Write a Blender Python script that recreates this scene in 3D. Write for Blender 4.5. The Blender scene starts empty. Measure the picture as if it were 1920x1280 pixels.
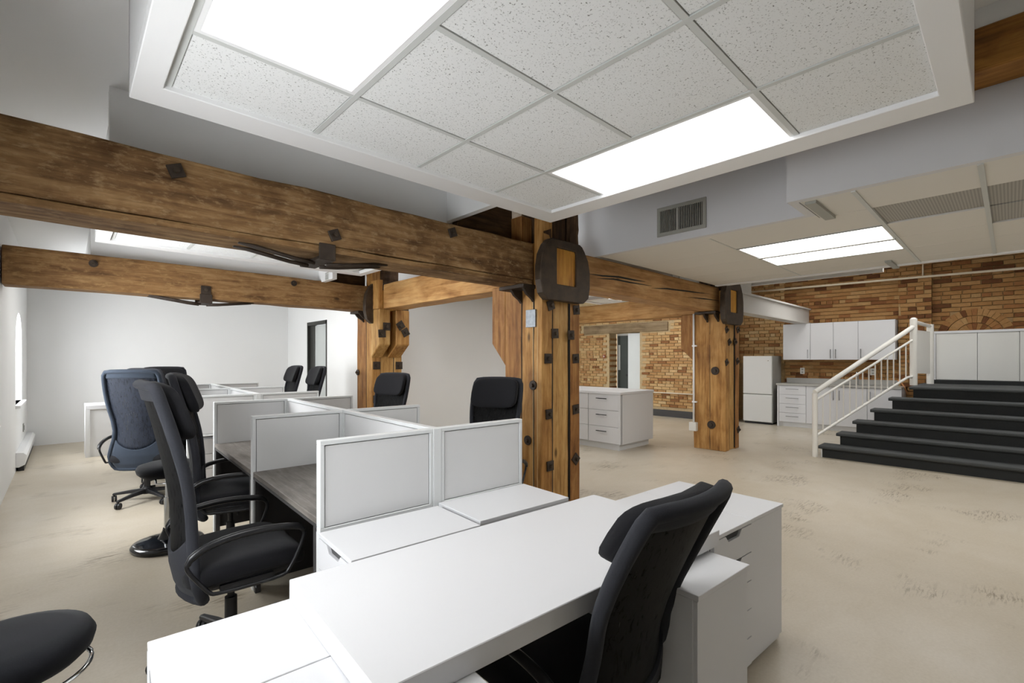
import bpy, bmesh, math, random
from mathutils import Vector, Matrix
random.seed(7)
PI = math.pi
SC = bpy.context.scene
C = SC.collection

# ------------------------------------------------------------------ camera
F_PX, YAW, YH, EYE = 885.0, math.radians(46.63), 674.7, 1.43
cam_d = bpy.data.cameras.new('camera'); cam = bpy.data.objects.new('camera', cam_d); C.objects.link(cam)
cam.location = (0, 0, EYE); cam.rotation_euler = (PI/2, 0, YAW - PI/2)
cam_d.sensor_width = 36; cam_d.lens = F_PX*36/1920; cam_d.shift_y = (YH - 640)/1920
cam_d.clip_start = 0.05; cam_d.clip_end = 200
SC.camera = cam

# ------------------------------------------------------------------ world / light / exposure
W = bpy.data.worlds.new('world'); SC.world = W; W.use_nodes = True
bg = W.node_tree.nodes['Background']; bg.inputs[0].default_value = (0.93, 0.965, 1.0, 1); bg.inputs[1].default_value = 4.0
SC.view_settings.view_transform = 'Standard'; SC.view_settings.look = 'None'
SC.view_settings.exposure = 0.65; SC.view_settings.gamma = 1.0; SC.view_settings.use_curve_mapping = False
try:
    SC.cycles.use_denoising = True; SC.cycles.max_bounces = 5; SC.cycles.diffuse_bounces = 3; SC.cycles.glossy_bounces = 2; SC.cycles.transparent_max_bounces = 6
    SC.cycles.use_light_tree = False; SC.cycles.use_adaptive_sampling = True; SC.cycles.adaptive_threshold = 0.05; SC.cycles.adaptive_min_samples = 16
    SC.cycles.sample_clamp_indirect = 8.0; SC.cycles.caustics_reflective = False; SC.cycles.caustics_refractive = False
except Exception: pass
PANEL = 4.6          # radiance of the fluorescent panels
SKY = (17.0, 44.0, 36.0)   # daylight through each window, watts; the nearest is turned down to spare the desk
WIN_Y = (1.25, 4.95, 8.75)    # near jamb of each arched window in the left wall (1.15 m wide)
def daylight(y0, watts):
    l = bpy.data.lights.new('window_daylight', 'AREA'); l.shape = 'RECTANGLE'; l.size = 1.05; l.size_y = 1.1
    l.energy = watts; l.color = (0.95, 0.975, 1.0); l.spread = math.radians(160)
    o = bpy.data.objects.new('window_daylight', l); C.objects.link(o)
    o.location = (-0.70, y0 + 0.55, 1.45); o.rotation_euler = (0, -PI/2, 0)
for y0, watts in zip(WIN_Y, SKY): daylight(y0, watts)

# ------------------------------------------------------------------ ray helpers: photo pixel -> point on a real plane
FW = (math.cos(YAW), math.sin(YAW)); RT = (math.sin(YAW), -math.cos(YAW))
def ray(u, v):
    k = (u - 960)/F_PX
    return (FW[0] + k*RT[0], FW[1] + k*RT[1], (YH - v)/F_PX)
def onX(u, v, x):
    r = ray(u, v); t = x/r[0]; return Vector((x, t*r[1], EYE + t*r[2]))
def onY(u, v, y):
    r = ray(u, v); t = y/r[1]; return Vector((t*r[0], y, EYE + t*r[2]))
def onZ(u, v, z):
    r = ray(u, v); t = (z - EYE)/r[2]; return Vector((t*r[0], t*r[1], z))
def pix(p):
    d = p[0]*FW[0] + p[1]*FW[1]; r = p[0]*RT[0] + p[1]*RT[1]
    return (960 + F_PX*r/d, YH - F_PX*(p[2] - EYE)/d) if d > 0.05 else (-9e9, -9e9)

# ------------------------------------------------------------------ mesh builder
class MB:
    def __init__(s): s.v = []; s.f = []
    def add(s, vs, fs):
        o = len(s.v); s.v += [tuple(p) for p in vs]; s.f += [tuple(i + o for i in f) for f in fs]; return s
    def box(s, x0, x1, y0, y1, z0, z1, M=None):
        vs = [(x, y, z) for z in (z0, z1) for y in (y0, y1) for x in (x0, x1)]
        if M is not None: vs = [M @ Vector(p) for p in vs]
        return s.add(vs, [(0,2,3,1), (4,5,7,6), (0,1,5,4), (2,6,7,3), (0,4,6,2), (1,3,7,5)])
    def prism(s, poly, a, b, axis='z'):
        n = len(poly)
        def mk(p, t): return {'z': (p[0], p[1], t), 'x': (t, p[0], p[1]), 'y': (p[0], t, p[1])}[axis]
        vs = [mk(p, a) for p in poly] + [mk(p, b) for p in poly]
        fs = [tuple(range(n))[::-1], tuple(range(n, 2*n))] + [(i, (i+1) % n, n + (i+1) % n, n + i) for i in range(n)]
        return s.add(vs, fs)
    def ringprism(s, outer, inner, a, b, axis='y'):
        n = len(outer)
        def mk(p, t): return {'z': (p[0], p[1], t), 'x': (t, p[0], p[1]), 'y': (p[0], t, p[1])}[axis]
        vs = [mk(p, t) for t in (a, b) for p in list(outer) + list(inner)]
        fs = []
        for i in range(n):
            j = (i+1) % n
            fs += [(i, j, n+j, n+i), (2*n+i, 3*n+i, 3*n+j, 2*n+j), (i, 2*n+i, 2*n+j, j), (n+i, n+j, 3*n+j, 3*n+i)]
        return s.add(vs, fs)
    def tube(s, pts, r, n=10, closed=False, r2=None):
        pts = [Vector(p) for p in pts]; m = len(pts); rings = []
        prev = None
        for i, p in enumerate(pts):
            if closed: t = (pts[(i+1) % m] - pts[i-1])
            else: t = pts[min(i+1, m-1)] - pts[max(i-1, 0)]
            t.normalize()
            if prev is None:
                a = Vector((0,0,1)) if abs(t.z) < .9 else Vector((1,0,0)); nrm = t.cross(a).normalized()
            else:
                nrm = prev - t*prev.dot(t); nrm.normalize()
            prev = nrm; b = t.cross(nrm)
            rr = r[i] if isinstance(r, (list, tuple)) else r
            rb = rr if r2 is None else r2
            rings.append([p + nrm*rr*math.cos(2*PI*k/n) + b*rb*math.sin(2*PI*k/n) for k in range(n)])
        vs = [q for g in rings for q in g]; fs = []
        for i in range(m if closed else m-1):
            for k in range(n):
                a0 = i*n + k; a1 = i*n + (k+1) % n; b0 = ((i+1) % m)*n + k; b1 = ((i+1) % m)*n + (k+1) % n
                fs.append((a0, a1, b1, b0))
        if not closed: fs += [tuple(range(n))[::-1], tuple((m-1)*n + k for k in range(n))]
        return s.add(vs, fs)
    def lathe(s, prof, n=24, c=(0,0,0), M=None):
        vs = []; fs = []
        for (r, z) in prof:
            for k in range(n):
                p = Vector((r*math.cos(2*PI*k/n), r*math.sin(2*PI*k/n), z))
                if M is not None: p = M @ p
                vs.append(p + Vector(c))
        for i in range(len(prof)-1):
            for k in range(n):
                fs.append((i*n+k, i*n+(k+1) % n, (i+1)*n+(k+1) % n, (i+1)*n+k))
        fs += [tuple(range(n))[::-1], tuple((len(prof)-1)*n+k for k in range(n))]
        return s.add(vs, fs)
    def mesh(s, name, mat=None, smooth=False, bevel=0.0, seg=1):
        me = bpy.data.meshes.new(name); me.from_pydata(s.v, [], s.f)
        bm = bmesh.new(); bm.from_mesh(me)
        bmesh.ops.recalc_face_normals(bm, faces=bm.faces)
        if bevel > 0:
            es = [e for e in bm.edges if len(e.link_faces) == 2 and e.calc_face_angle(0) > 0.6]
            bmesh.ops.bevel(bm, geom=es, offset=bevel, segments=seg, affect='EDGES', profile=0.5, clamp_overlap=True)
        bm.to_mesh(me); bm.free()
        if smooth: me.polygons.foreach_set('use_smooth', [True]*len(me.polygons))
        if smooth == 'auto':
            try: me.set_sharp_from_angle(angle=math.radians(38))
            except Exception: pass
        if mat: me.materials.append(mat)
        return me
    def build(s, name, mat, parent=None, smooth=False, bevel=0.0, seg=1):
        return link(name, s.mesh(name, mat, smooth, bevel, seg), parent)
def link(name, me, parent=None, loc=None, rz=None):
    o = bpy.data.objects.new(name, me); C.objects.link(o)
    if parent is not None: o.parent = parent
    if loc is not None: o.location = loc
    if rz is not None: o.rotation_euler = (0, 0, rz)
    return o
def B(*a): return MB().box(*a)
def tag(o, label, cat, group=None):
    o['label'] = label; o['category'] = cat
    if group: o['group'] = group
    return o
def struct(o, label=None):
    o['kind'] = 'structure'
    if label: o['label'] = label
    return o
def thing(name, label, cat, loc=(0,0,0), rz=0.0, group=None):
    o = bpy.data.objects.new(name, None); C.objects.link(o); o.empty_display_size = .1
    o.location = loc; o.rotation_euler = (0, 0, rz); return tag(o, label, cat, group)
def copy_tree(o, parent=None):
    c = o.copy(); C.objects.link(c); c.parent = parent
    for ch in list(o.children): copy_tree(ch, c)
    return c

# ------------------------------------------------------------------ materials
def lin(c): return tuple(((x/255)/12.92 if x/255 <= .04045 else ((x/255 + .055)/1.055)**2.4) for x in c) + (1,)
class N:
    def __init__(s, name):
        s.m = bpy.data.materials.new(name); s.m.use_nodes = True; s.t = s.m.node_tree; s.b = s.t.nodes['Principled BSDF']
    def n(s, typ, **k):
        x = s.t.nodes.new(typ)
        for a, b in k.items():
            if a.startswith('i_'): x.inputs[a[2:].replace('_', ' ')].default_value = b
            else: setattr(x, a, b)
        return x
    def l(s, a, b): s.t.links.new(a, b)
    def ramp(s, fac, stops):
        r = s.n('ShaderNodeValToRGB'); e = r.color_ramp.elements
        e[0].position, e[0].color = stops[0]; e[1].position, e[1].color = stops[-1]
        for p, c in stops[1:-1]: x = e.new(p); x.color = c
        s.l(fac, r.inputs[0]); return r.outputs[0]
    def coords(s, scale, obj=True, rot=(0,0,0)):
        tc = s.n('ShaderNodeTexCoord'); mp = s.n('ShaderNodeMapping'); mp.inputs['Scale'].default_value = scale; mp.inputs['Rotation'].default_value = rot
        s.l(tc.outputs['Object'], mp.inputs[0]); return mp.outputs[0]
    def noise(s, vec, scale, detail=4, rough=.55, dist=0.0):
        x = s.n('ShaderNodeTexNoise'); x.inputs['Scale'].default_value = scale; x.inputs['Detail'].default_value = detail
        x.inputs['Roughness'].default_value = rough; x.inputs['Distortion'].default_value = dist
        if vec is not None: s.l(vec, x.inputs['Vector'])
        return x.outputs['Fac']
    def mix(s, fac, a, b, mode='MIX'):
        x = s.n('ShaderNodeMix'); x.data_type = 'RGBA'; x.blend_type = mode
        for v, i in ((fac, 0), (a, 6), (b, 7)):
            if hasattr(v, 'is_linked') or hasattr(v, 'links'): s.l(v, x.inputs[i])
            else: x.inputs[i].default_value = v
        return x.outputs[2]
    def math(s, op, a, b):
        x = s.n('ShaderNodeMath'); x.operation = op
        for v, i in ((a, 0), (b, 1)):
            if hasattr(v, 'links'): s.l(v, x.inputs[i])
            else: x.inputs[i].default_value = v
        return x.outputs[0]
    def bump(s, h, strength=.3, dist=.01):
        x = s.n('ShaderNodeBump'); x.inputs['Strength'].default_value = strength; x.inputs['Distance'].default_value = dist
        s.l(h, x.inputs['Height']); s.l(x.outputs[0], s.b.inputs['Normal'])
    def col(s, c): s.l(c, s.b.inputs['Base Color']) if hasattr(c, 'links') else setattr(s.b.inputs['Base Color'], 'default_value', c)
    def set(s, **k):
        for a, b in k.items(): s.b.inputs[a.replace('_', ' ')].default_value = b
        return s
def plain(name, c, rough=.5, metal=0.0, spec=.5, var=0.04, nscale=3.0, bump=0.0, bscale=200):
    m = N(name); a = lin(c); d = tuple(x*(1-var) for x in a[:3]) + (1,)
    if var > .025 or 'plaster' in name or 'soffit' in name: m.col(m.ramp(m.noise(m.coords((1,1,1)), nscale, 2), [(.3, d), (.7, a)]))
    else: m.col(a)
    m.set(Roughness=rough, Metallic=metal); m.b.inputs['Specular IOR Level'].default_value = spec
    if bump: m.bump(m.noise(m.coords((1,1,1)), bscale, 2), bump, .002)
    return m.m
def wood(name, light, mid, dark, axis, stain=.5, rough=.62, gs=1.0, bump=.25, worn=None):
    m = N(name); ax = 'xyz'.index(axis)
    def st(k, along): s = [k*gs]*3; s[ax] = along*gs; return m.coords(tuple(s))
    g = m.noise(st(14, .9), 1.6, 6, .6, .5)           # growth-ring streaks
    g2 = m.noise(st(70, 2.2), 2.0, 5, .65, .2)        # fine fibre
    g3 = m.noise(st(5, 1.6), 1.7, 5, .6, .8)          # cathedral figure
    big = m.noise(m.coords((1.3, 1.3, 1.3)), 1.5, 5, .6)
    c = m.ramp(m.mix(.45, g, g3), [(.34, lin(dark)), (.48, lin(mid)), (.62, lin(light))])
    c = m.mix(.38, c, m.ramp(g2, [(.32, (.42,.37,.31,1)), (.55, (1,1,1,1))]), 'MULTIPLY')
    c = m.mix(stain, c, m.ramp(big, [(.36, (.42,.36,.31,1)), (.56, (1,1,1,1))]), 'MULTIPLY')
    ks = [5.0]*3; ks[ax] = 2.2; vo = m.n('ShaderNodeTexVoronoi'); vo.inputs['Scale'].default_value = .62; m.l(m.coords(tuple(ks)), vo.inputs['Vector'])
    c = m.mix(m.ramp(vo.outputs['Distance'], [(.035, (.8,.8,.8,1)), (.085, (0,0,0,1))]), c, lin(tuple(int(q*.5) for q in dark)))
    if worn:
        w = m.noise(m.coords((4, 4, 9)), 3.0, 6, .7); c = m.mix(m.ramp(w, [(.52, (0,0,0,1)), (.70, (.7,.7,.7,1))]), c, lin(worn))
    m.col(c); m.set(Roughness=rough); m.b.inputs['Specular IOR Level'].default_value = .25
    m.bump(m.mix(.5, g, g2), bump, .008)
    return m.m
M = {}
M['wall'] = plain('white_plaster', (240, 240, 239), .7, var=.02, nscale=1.5)
M['soffit'] = plain('soffit_paint', (214, 214, 216), .7, var=.02, nscale=1.5)
M['trimw'] = plain('white_trim', (240, 240, 240), .45, var=.01)
M['gridbar'] = plain('grid_metal', (205, 207, 204), .4, var=.02)
M['gridshadow'] = plain('grid_gap', (120, 120, 116), .7)
M['lam'] = plain('white_laminate', (216, 216, 218), .45, var=.01, nscale=8)
M['lamedge'] = plain('white_laminate_edge', (216, 216, 216), .35, var=.01)
M['gap'] = plain('shadow_gap', (70, 70, 70), .8)
M['panel_face'] = plain('partition_fabric', (218, 218, 218), .8, var=.03, bump=.1, bscale=400)
M['panel_frame'] = plain('partition_frame', (222, 224, 224), .35, var=.01)
M['panel_groove'] = plain('partition_groove', (120, 122, 124), .5)
M['black'] = plain('black_metal', (28, 28, 30), .45, var=.1)
M['blackgloss'] = plain('gloss_black', (14, 15, 18), .12, var=.1)
M['iron'] = plain('old_iron', (66, 54, 44), .6, .3, var=.35, nscale=14, bump=.3, bscale=60)
M['irondark'] = plain('dark_iron', (78, 64, 50), .6, .3, var=.45, nscale=12, bump=.7, bscale=26)
M['galv'] = plain('galvanised_metal', (150, 155, 160), .35, .7, var=.25, nscale=30)
M['chrome'] = plain('chrome', (215, 218, 220), .12, 1.0, var=.05)
M['steel'] = plain('brushed_steel', (150, 150, 150), .3, .9, var=.08)
M['appl'] = plain('appliance_white', (226, 226, 224), .3, var=.01)
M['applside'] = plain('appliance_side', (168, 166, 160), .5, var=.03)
M['counter'] = plain('grey_countertop', (176, 174, 168), .35, var=.12, nscale=60)
M['railw'] = plain('white_rail_paint', (236, 233, 226), .3, var=.03)
M['pipew'] = plain('pipe_paint', (226, 212, 190), .45, var=.05)
M['duct'] = plain('painted_steel_beam', (206, 203, 198), .5, var=.04)
M['gloss'] = plain('glossy_white_door', (214, 213, 208), .3, var=.02)
M['baseboard'] = plain('dark_baseboard', (62, 60, 60), .6, var=.1)
M['doorblk'] = plain('black_door_frame', (52, 52, 48), .5, var=.08)
M['glass'] = plain('frosted_glass', (196, 200, 198), .15, var=.03)
M['darkroom'] = plain('dark_green_door', (48, 56, 52), .5, var=.1)
M['ventgrey'] = plain('vent_grey', (164, 164, 156), .45, .2, var=.06)
M['ventdark'] = plain('vent_dark', (30, 29, 26), .8)
M['outlet'] = plain('outlet_white', (230, 228, 222), .4)
M['cover'] = plain('brown_alarm_box', (150, 70, 40), .5)
def fabric(name, c, rough=.95, scale=900, b=.35):
    m = N(name); v = m.coords((1,1,1)); n1 = m.noise(v, scale, 2); a = lin(c)
    n2 = m.noise(v, 6, 3)
    m.col(m.mix(.4, m.ramp(n1, [(.3, tuple(x*.55 for x in a[:3])+(1,)), (.7, tuple(min(1, x*1.5) for x in a[:3])+(1,))]), m.ramp(n2, [(.3, tuple(x*.8 for x in a[:3])+(1,)), (.7, a)])))
    m.set(Roughness=rough); m.b.inputs['Specular IOR Level'].default_value = .2
    m.b.inputs['Sheen Weight'].default_value = .06
    m.bump(n1, b, .002); return m.m
M['arm'] = plain('black_arm_tube', (34, 34, 36), .3, .2, var=.1)
M['cable'] = plain('orange_cable', (214, 150, 96), .5)
M['caulk'] = plain('pale_seam_filler', (222, 196, 148), .7, var=.15, nscale=9)
M['seat'] = fabric('charcoal_seat_fabric', (30, 30, 33))
M['frame_fab'] = fabric('charcoal_back_fabric', (48, 49, 54))
M['blue_fab'] = fabric('navy_back_fabric', (48, 55, 65))
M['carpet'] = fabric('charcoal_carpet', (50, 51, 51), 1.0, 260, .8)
M['carpet_lit'] = fabric('charcoal_carpet_lit', (74, 76, 76), 1.0, 260, .8)  # same carpet made paler on the treads, overhead light put into its colour
M['knit'] = fabric('black_stool_fabric', (13, 14, 18), .9, 500, .2)
def meshfab(name, c, open_=.16):
    m = N(name); v = m.coords((1,1,1)); a = lin(c)
    st = m.noise(m.coords((26, 26, 5)), 3.0, 2, .5, .6)
    al = m.ramp(st, [(.50, (0,0,0,1)), (.74, (open_*2.6,)*3 + (1,))])
    tr = m.n('ShaderNodeBsdfTransparent'); mx = m.n('ShaderNodeMixShader'); out = m.t.nodes['Material Output']
    m.col(a); m.set(Roughness=.7); m.b.inputs['Specular IOR Level'].default_value = .25
    m.bump(m.noise(v, 700, 1), .3, .002)
    m.l(al, mx.inputs[0]); m.l(m.b.outputs[0], mx.inputs[1]); m.l(tr.outputs[0], mx.inputs[2]); m.l(mx.outputs[0], out.inputs[0])
    return m.m
M['mesh'] = meshfab('black_mesh', (10, 10, 11), .07)
M['mesh_blue'] = meshfab('navy_mesh', (26, 31, 41), .14)
M['wood_beam'] = wood('weathered_beam', (168, 134, 92), (132, 100, 64), (88, 63, 39), 'x', .95, .8, 1.0, .6, (172, 144, 106))
M['wood_beam2'] = wood('aged_beam', (172, 136, 92), (142, 106, 66), (104, 74, 44), 'x', .5, .7, 1.0, .4, (170, 136, 90))
M['wood_rbeam'] = wood('honey_beam', (198, 158, 108), (176, 132, 84), (138, 98, 58), 'x', .25, .6, .8, .2)
M['wood_ybeam'] = wood('honey_beam_long', (206, 164, 108), (184, 138, 84), (146, 102, 56), 'y', .25, .6, .8, .2)
M['wood_post'] = wood('honey_post', (204, 158, 96), (176, 128, 70), (130, 86, 44), 'z', .35, .55, .9, .25)
M['wood_post2'] = wood('honey_post_pale', (212, 172, 112), (190, 146, 86), (148, 106, 58), 'z', .3, .55, 1.1, .3)
M['wood_post3'] = wood('honey_post_dark', (182, 134, 78), (152, 104, 56), (108, 70, 36), 'z', .35, .55, .9, .25)
M['wood_dark'] = wood('dark_timber', (104, 80, 56), (74, 54, 36), (44, 32, 22), 'z', .6, .75, 1.0, .4)  # darker brown wood for the upper timbers
M['wood_darkx'] = wood('dark_cross_timber', (96, 72, 46), (68, 48, 28), (40, 28, 18), 'x', .6, .75, 1.0, .4)
M['wood_end'] = wood('beam_end_board', (216, 162, 70), (196, 138, 54), (160, 104, 36), 'z', .2, .5, 1.2, .15)
M['wood_ctop'] = wood('amber_beam', (178, 126, 60), (150, 102, 46), (106, 68, 28), 'y', .3, .5, .9, .2)
M['wood_desk'] = wood('grey_wood_laminate', (136, 130, 124), (114, 108, 103), (92, 87, 82), 'y', .1, .45, 1.6, .05)
M['lintel'] = wood('grey_stone_lintel', (170, 150, 122), (150, 130, 102), (120, 100, 76), 'y', .4, .85, .5, .3)
def emit(name, s, c=(1, 1, .985)):
    m = N(name); out = m.t.nodes['Material Output']; e = m.n('ShaderNodeEmission'); e.inputs[0].default_value = c + (1,); e.inputs[1].default_value = s
    m.l(e.outputs[0], out.inputs[0]); return m.m
M['lamp'] = emit('fluorescent_diffuser', PANEL)
def tile_mat():
    m = N('mineral_fibre_tile'); v = m.coords((1,1,1))
    n1 = m.noise(v, 130, 3, .6, .4); n2 = m.noise(v, 60, 4, .7, 1.0)
    f = m.math('MULTIPLY', m.ramp(n1, [(.30, (0,0,0,1)), (.40, (1,1,1,1))]), m.ramp(n2, [(.27, (0,0,0,1)), (.36, (1,1,1,1))]))
    m.col(m.mix(f, lin((118, 116, 110)), lin((236, 237, 236)))); m.set(Roughness=.9); m.bump(f, .4, .003); return m.m
M['tile'] = tile_mat()
M['tile_plain'] = plain('plain_ceiling_tile', (222, 219, 213), .85, var=.02, nscale=5)
def perf_mat():
    m = N('perforated_diffuser'); tc = m.n('ShaderNodeTexCoord'); w = m.n('ShaderNodeTexWave'); w.inputs['Scale'].default_value = 18; w.bands_direction = 'Y'
    m.l(tc.outputs['Object'], w.inputs[0]); m.col(m.ramp(w.outputs['Fac'], [(.2, lin((150, 147, 140))), (.8, lin((176, 173, 166)))])); m.set(Roughness=.5); return m.m
M['perf'] = perf_mat()
def floor_mat():
    m = N('polished_concrete'); v = m.coords((1,1,1))
    big = m.noise(v, .55, 5, .6, .4); mid = m.noise(m.coords((1.1, 2.0, 1)), 2.2, 6, .65, .8); fine = m.noise(v, 60, 4, .7)
    c = m.ramp(big, [(.30, lin((182, 170, 149))), (.5, lin((195, 184, 165))), (.70, lin((204, 195, 180)))])
    c = m.mix(m.ramp(mid, [(.25, (.5,.5,.5,1)), (.55, (0,0,0,1))]), c, lin((184, 171, 147)))
    c = m.mix(.18, c, m.ramp(fine, [(.3, lin((172, 160, 138))), (.7, lin((222, 213, 198)))]))
    # scuffs and drag marks: thin streaks gathered in sparse patches
    st = m.noise(m.coords((3.0, 22, 1), rot=(0, 0, .5)), 2.6, 5, .7, .7)
    pt = m.noise(m.coords((1.0, 1.3, 1)), 1.35, 3, .55, .3)
    f = m.math('MULTIPLY', m.ramp(st, [(.48, (0,0,0,1)), (.60, (1,1,1,1))]), m.ramp(pt, [(.565, (0,0,0,1)), (.68, (.9,.9,.9,1))]))
    c = m.mix(f, c, lin((126, 112, 90)))
    m.col(c)
    r = m.ramp(big, [(.3, (.42,.42,.42,1)), (.7, (.30,.30,.30,1))]); m.l(r, m.b.inputs['Roughness']); m.b.inputs['Specular IOR Level'].default_value = .4
    m.bump(fine, .05, .002); return m.m
M['floor'] = floor_mat()
def brick_mat(name, cols):
    m = N(name); g = m.n('ShaderNodeNewGeometry'); oi = m.n('ShaderNodeObjectInfo')
    f = m.math('FRACT', m.math('ADD', g.outputs['Random Per Island'], oi.outputs['Random']), 0)
    k = len(cols); r = m.n('ShaderNodeValToRGB'); r.color_ramp.interpolation = 'CONSTANT'; e = r.color_ramp.elements
    e[0].position = 0; e[0].color = lin(cols[0]); e[1].position = 1/k; e[1].color = lin(cols[1])
    for i in range(2, k): x = e.new(i/k); x.color = lin(cols[i])
    m.l(f, r.inputs[0]); v = m.coords((1,1,1)); n1 = m.noise(v, 28, 4, .7)
    tc = m.n('ShaderNodeTexCoord')
    c = m.mix(.45, r.outputs[0], m.ramp(n1, [(.3, (.5,.47,.43,1)), (.65, (1,1,1,1))]), 'MULTIPLY')
    m.col(c); m.set(Roughness=.9); m.b.inputs['Specular IOR Level'].default_value = .2; m.bump(n1, .4, .006); return m.m
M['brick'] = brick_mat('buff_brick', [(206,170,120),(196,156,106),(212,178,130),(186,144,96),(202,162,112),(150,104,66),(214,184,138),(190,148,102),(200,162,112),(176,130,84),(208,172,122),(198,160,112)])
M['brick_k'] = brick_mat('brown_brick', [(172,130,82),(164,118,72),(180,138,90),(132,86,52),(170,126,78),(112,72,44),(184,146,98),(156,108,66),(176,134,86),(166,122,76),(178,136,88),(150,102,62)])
M['mortar'] = plain('mortar', (204, 180, 140), .95, var=.2, nscale=20, bump=.3, bscale=90)
M['mortar_k'] = plain('mortar_kitchen', (182, 152, 108), .95, var=.2, nscale=20, bump=.3, bscale=90)

# ================================================================== SETTING
XL = -0.47                                  # inner face of the window wall
struct(B(-1.0, 13.0, -4.4, 11.6, -.12, 0).build('floor', M['floor']), 'polished beige concrete floor with dark scuffs')
def arch(y0, y1, zs, zt, n=14):
    c, a, b = (y0+y1)/2, (y1-y0)/2, zt-zs
    return [(c - a*math.cos(PI*k/n), zs + b*math.sin(PI*k/n)) for k in range(n+1)]
wl = MB(); WW, SILL, SPR, TOP = 1.15, .85, 1.62, 2.07
ys = [-4.4] + [q for y in WIN_Y for q in (y, y+WW)] + [11.6]
for i in range(0, len(ys), 2): wl.box(XL-.3, XL, ys[i], ys[i+1], 0, 3.35)
for y in WIN_Y:
    wl.box(XL-.3, XL, y, y+WW, 0, SILL)
    a = arch(y, y+WW, SPR, TOP)
    for k in range(len(a)-1):
        wl.prism([a[k], a[k+1], (a[k+1][0], 3.35), (a[k][0], 3.35)], XL-.3, XL, 'x')
struct(wl.build('wall_left', M['wall']), 'white plaster window wall')
gm = N('window_glass'); o_ = gm.t.nodes['Material Output']; t_ = gm.n('ShaderNodeBsdfTransparent'); x_ = gm.n('ShaderNodeMixShader'); x_.inputs[0].default_value = .08
gm.set(Roughness=.05); gm.l(t_.outputs[0], x_.inputs[1]); gm.l(gm.b.outputs[0], x_.inputs[2]); gm.l(x_.outputs[0], o_.inputs[0]); M['pane'] = gm.m
for i, y in enumerate(WIN_Y):
    e = bpy.data.objects.new('window_%d' % (i+1), None); C.objects.link(e); struct(e, 'tall arched white window in the plaster wall')
    outer = [(y, SILL)] + arch(y, y+WW, SPR, TOP) + [(y+WW, SILL)]
    inner = [(y+.05, SILL+.05)] + arch(y+.05, y+WW-.05, SPR, TOP-.05) + [(y+WW-.05, SILL+.05)]
    MB().ringprism(outer, inner, XL-.27, XL-.22, 'x').build('window_frame', M['trimw'], e)
    B(XL-.26, XL-.23, y+.55, y+.60, SILL, TOP-.03).build('mullion', M['trimw'], e)
    B(XL-.26, XL-.23, y+.04, y+WW-.04, 1.38, 1.42).build('mullion', M['trimw'], e)
    MB().prism(inner, XL-.247, XL-.243, 'x').build('pane', M['pane'], e)
    B(XL-.22, XL+.05, y-.06, y+WW+.06, SILL-.04, SILL).build('window_sill', M['trimw'], e, bevel=.006)
struct(B(-.8, 3.75, 11.18, 11.4, 0, 3.35).build('wall_back', M['wall']), 'white plaster back wall')
wd = MB()
XA = 3.63
wd.box(XA, XA+.12, 7.2, 9.0, 0, 3.35).box(XA, XA+.12, 10.0, 11.18, 0, 3.35).box(XA, XA+.12, 9.0, 10.0, 2.2, 3.35)
struct(wd.build('wall_office', M['wall']), 'white plaster wall with black framed door')
d = bpy.data.objects.new('door_1', None); C.objects.link(d); struct(d, 'black framed door with pale grey leaf')
dm = MB(); dm.box(XA-.01, XA+.13, 9.0, 9.04, 0, 2.2).box(XA-.01, XA+.13, 9.96, 10.0, 0, 2.2).box(XA-.01, XA+.13, 9.0, 10.0, 2.13, 2.2)
dm.box(XA+.04, XA+.08, 9.72, 9.96, 0, 2.13)
dm.build('door_frame', M['doorblk'], d)
B(XA+.05, XA+.07, 9.05, 9.72, .02, 2.12).build('door_leaf', M['glass'], d)
B(XA-.03, XA+.05, 9.68, 9.70, 1.0, 1.02).build('door_handle', M['steel'], d)
struct(B(XA+.12, 8.0, 7.2, 7.32, 0, 3.35).build('wall_inner', M['wall']), 'plain white wall behind the timber posts')
struct(B(-1.0, 13.0, -4.4, -4.2, 0, 3.35).build('wall_front', M['wall']))
struct(B(8.0, 11.2, 9.4, 9.5, 0, 3.35).build('wall_corridor', M['wall']))
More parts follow.
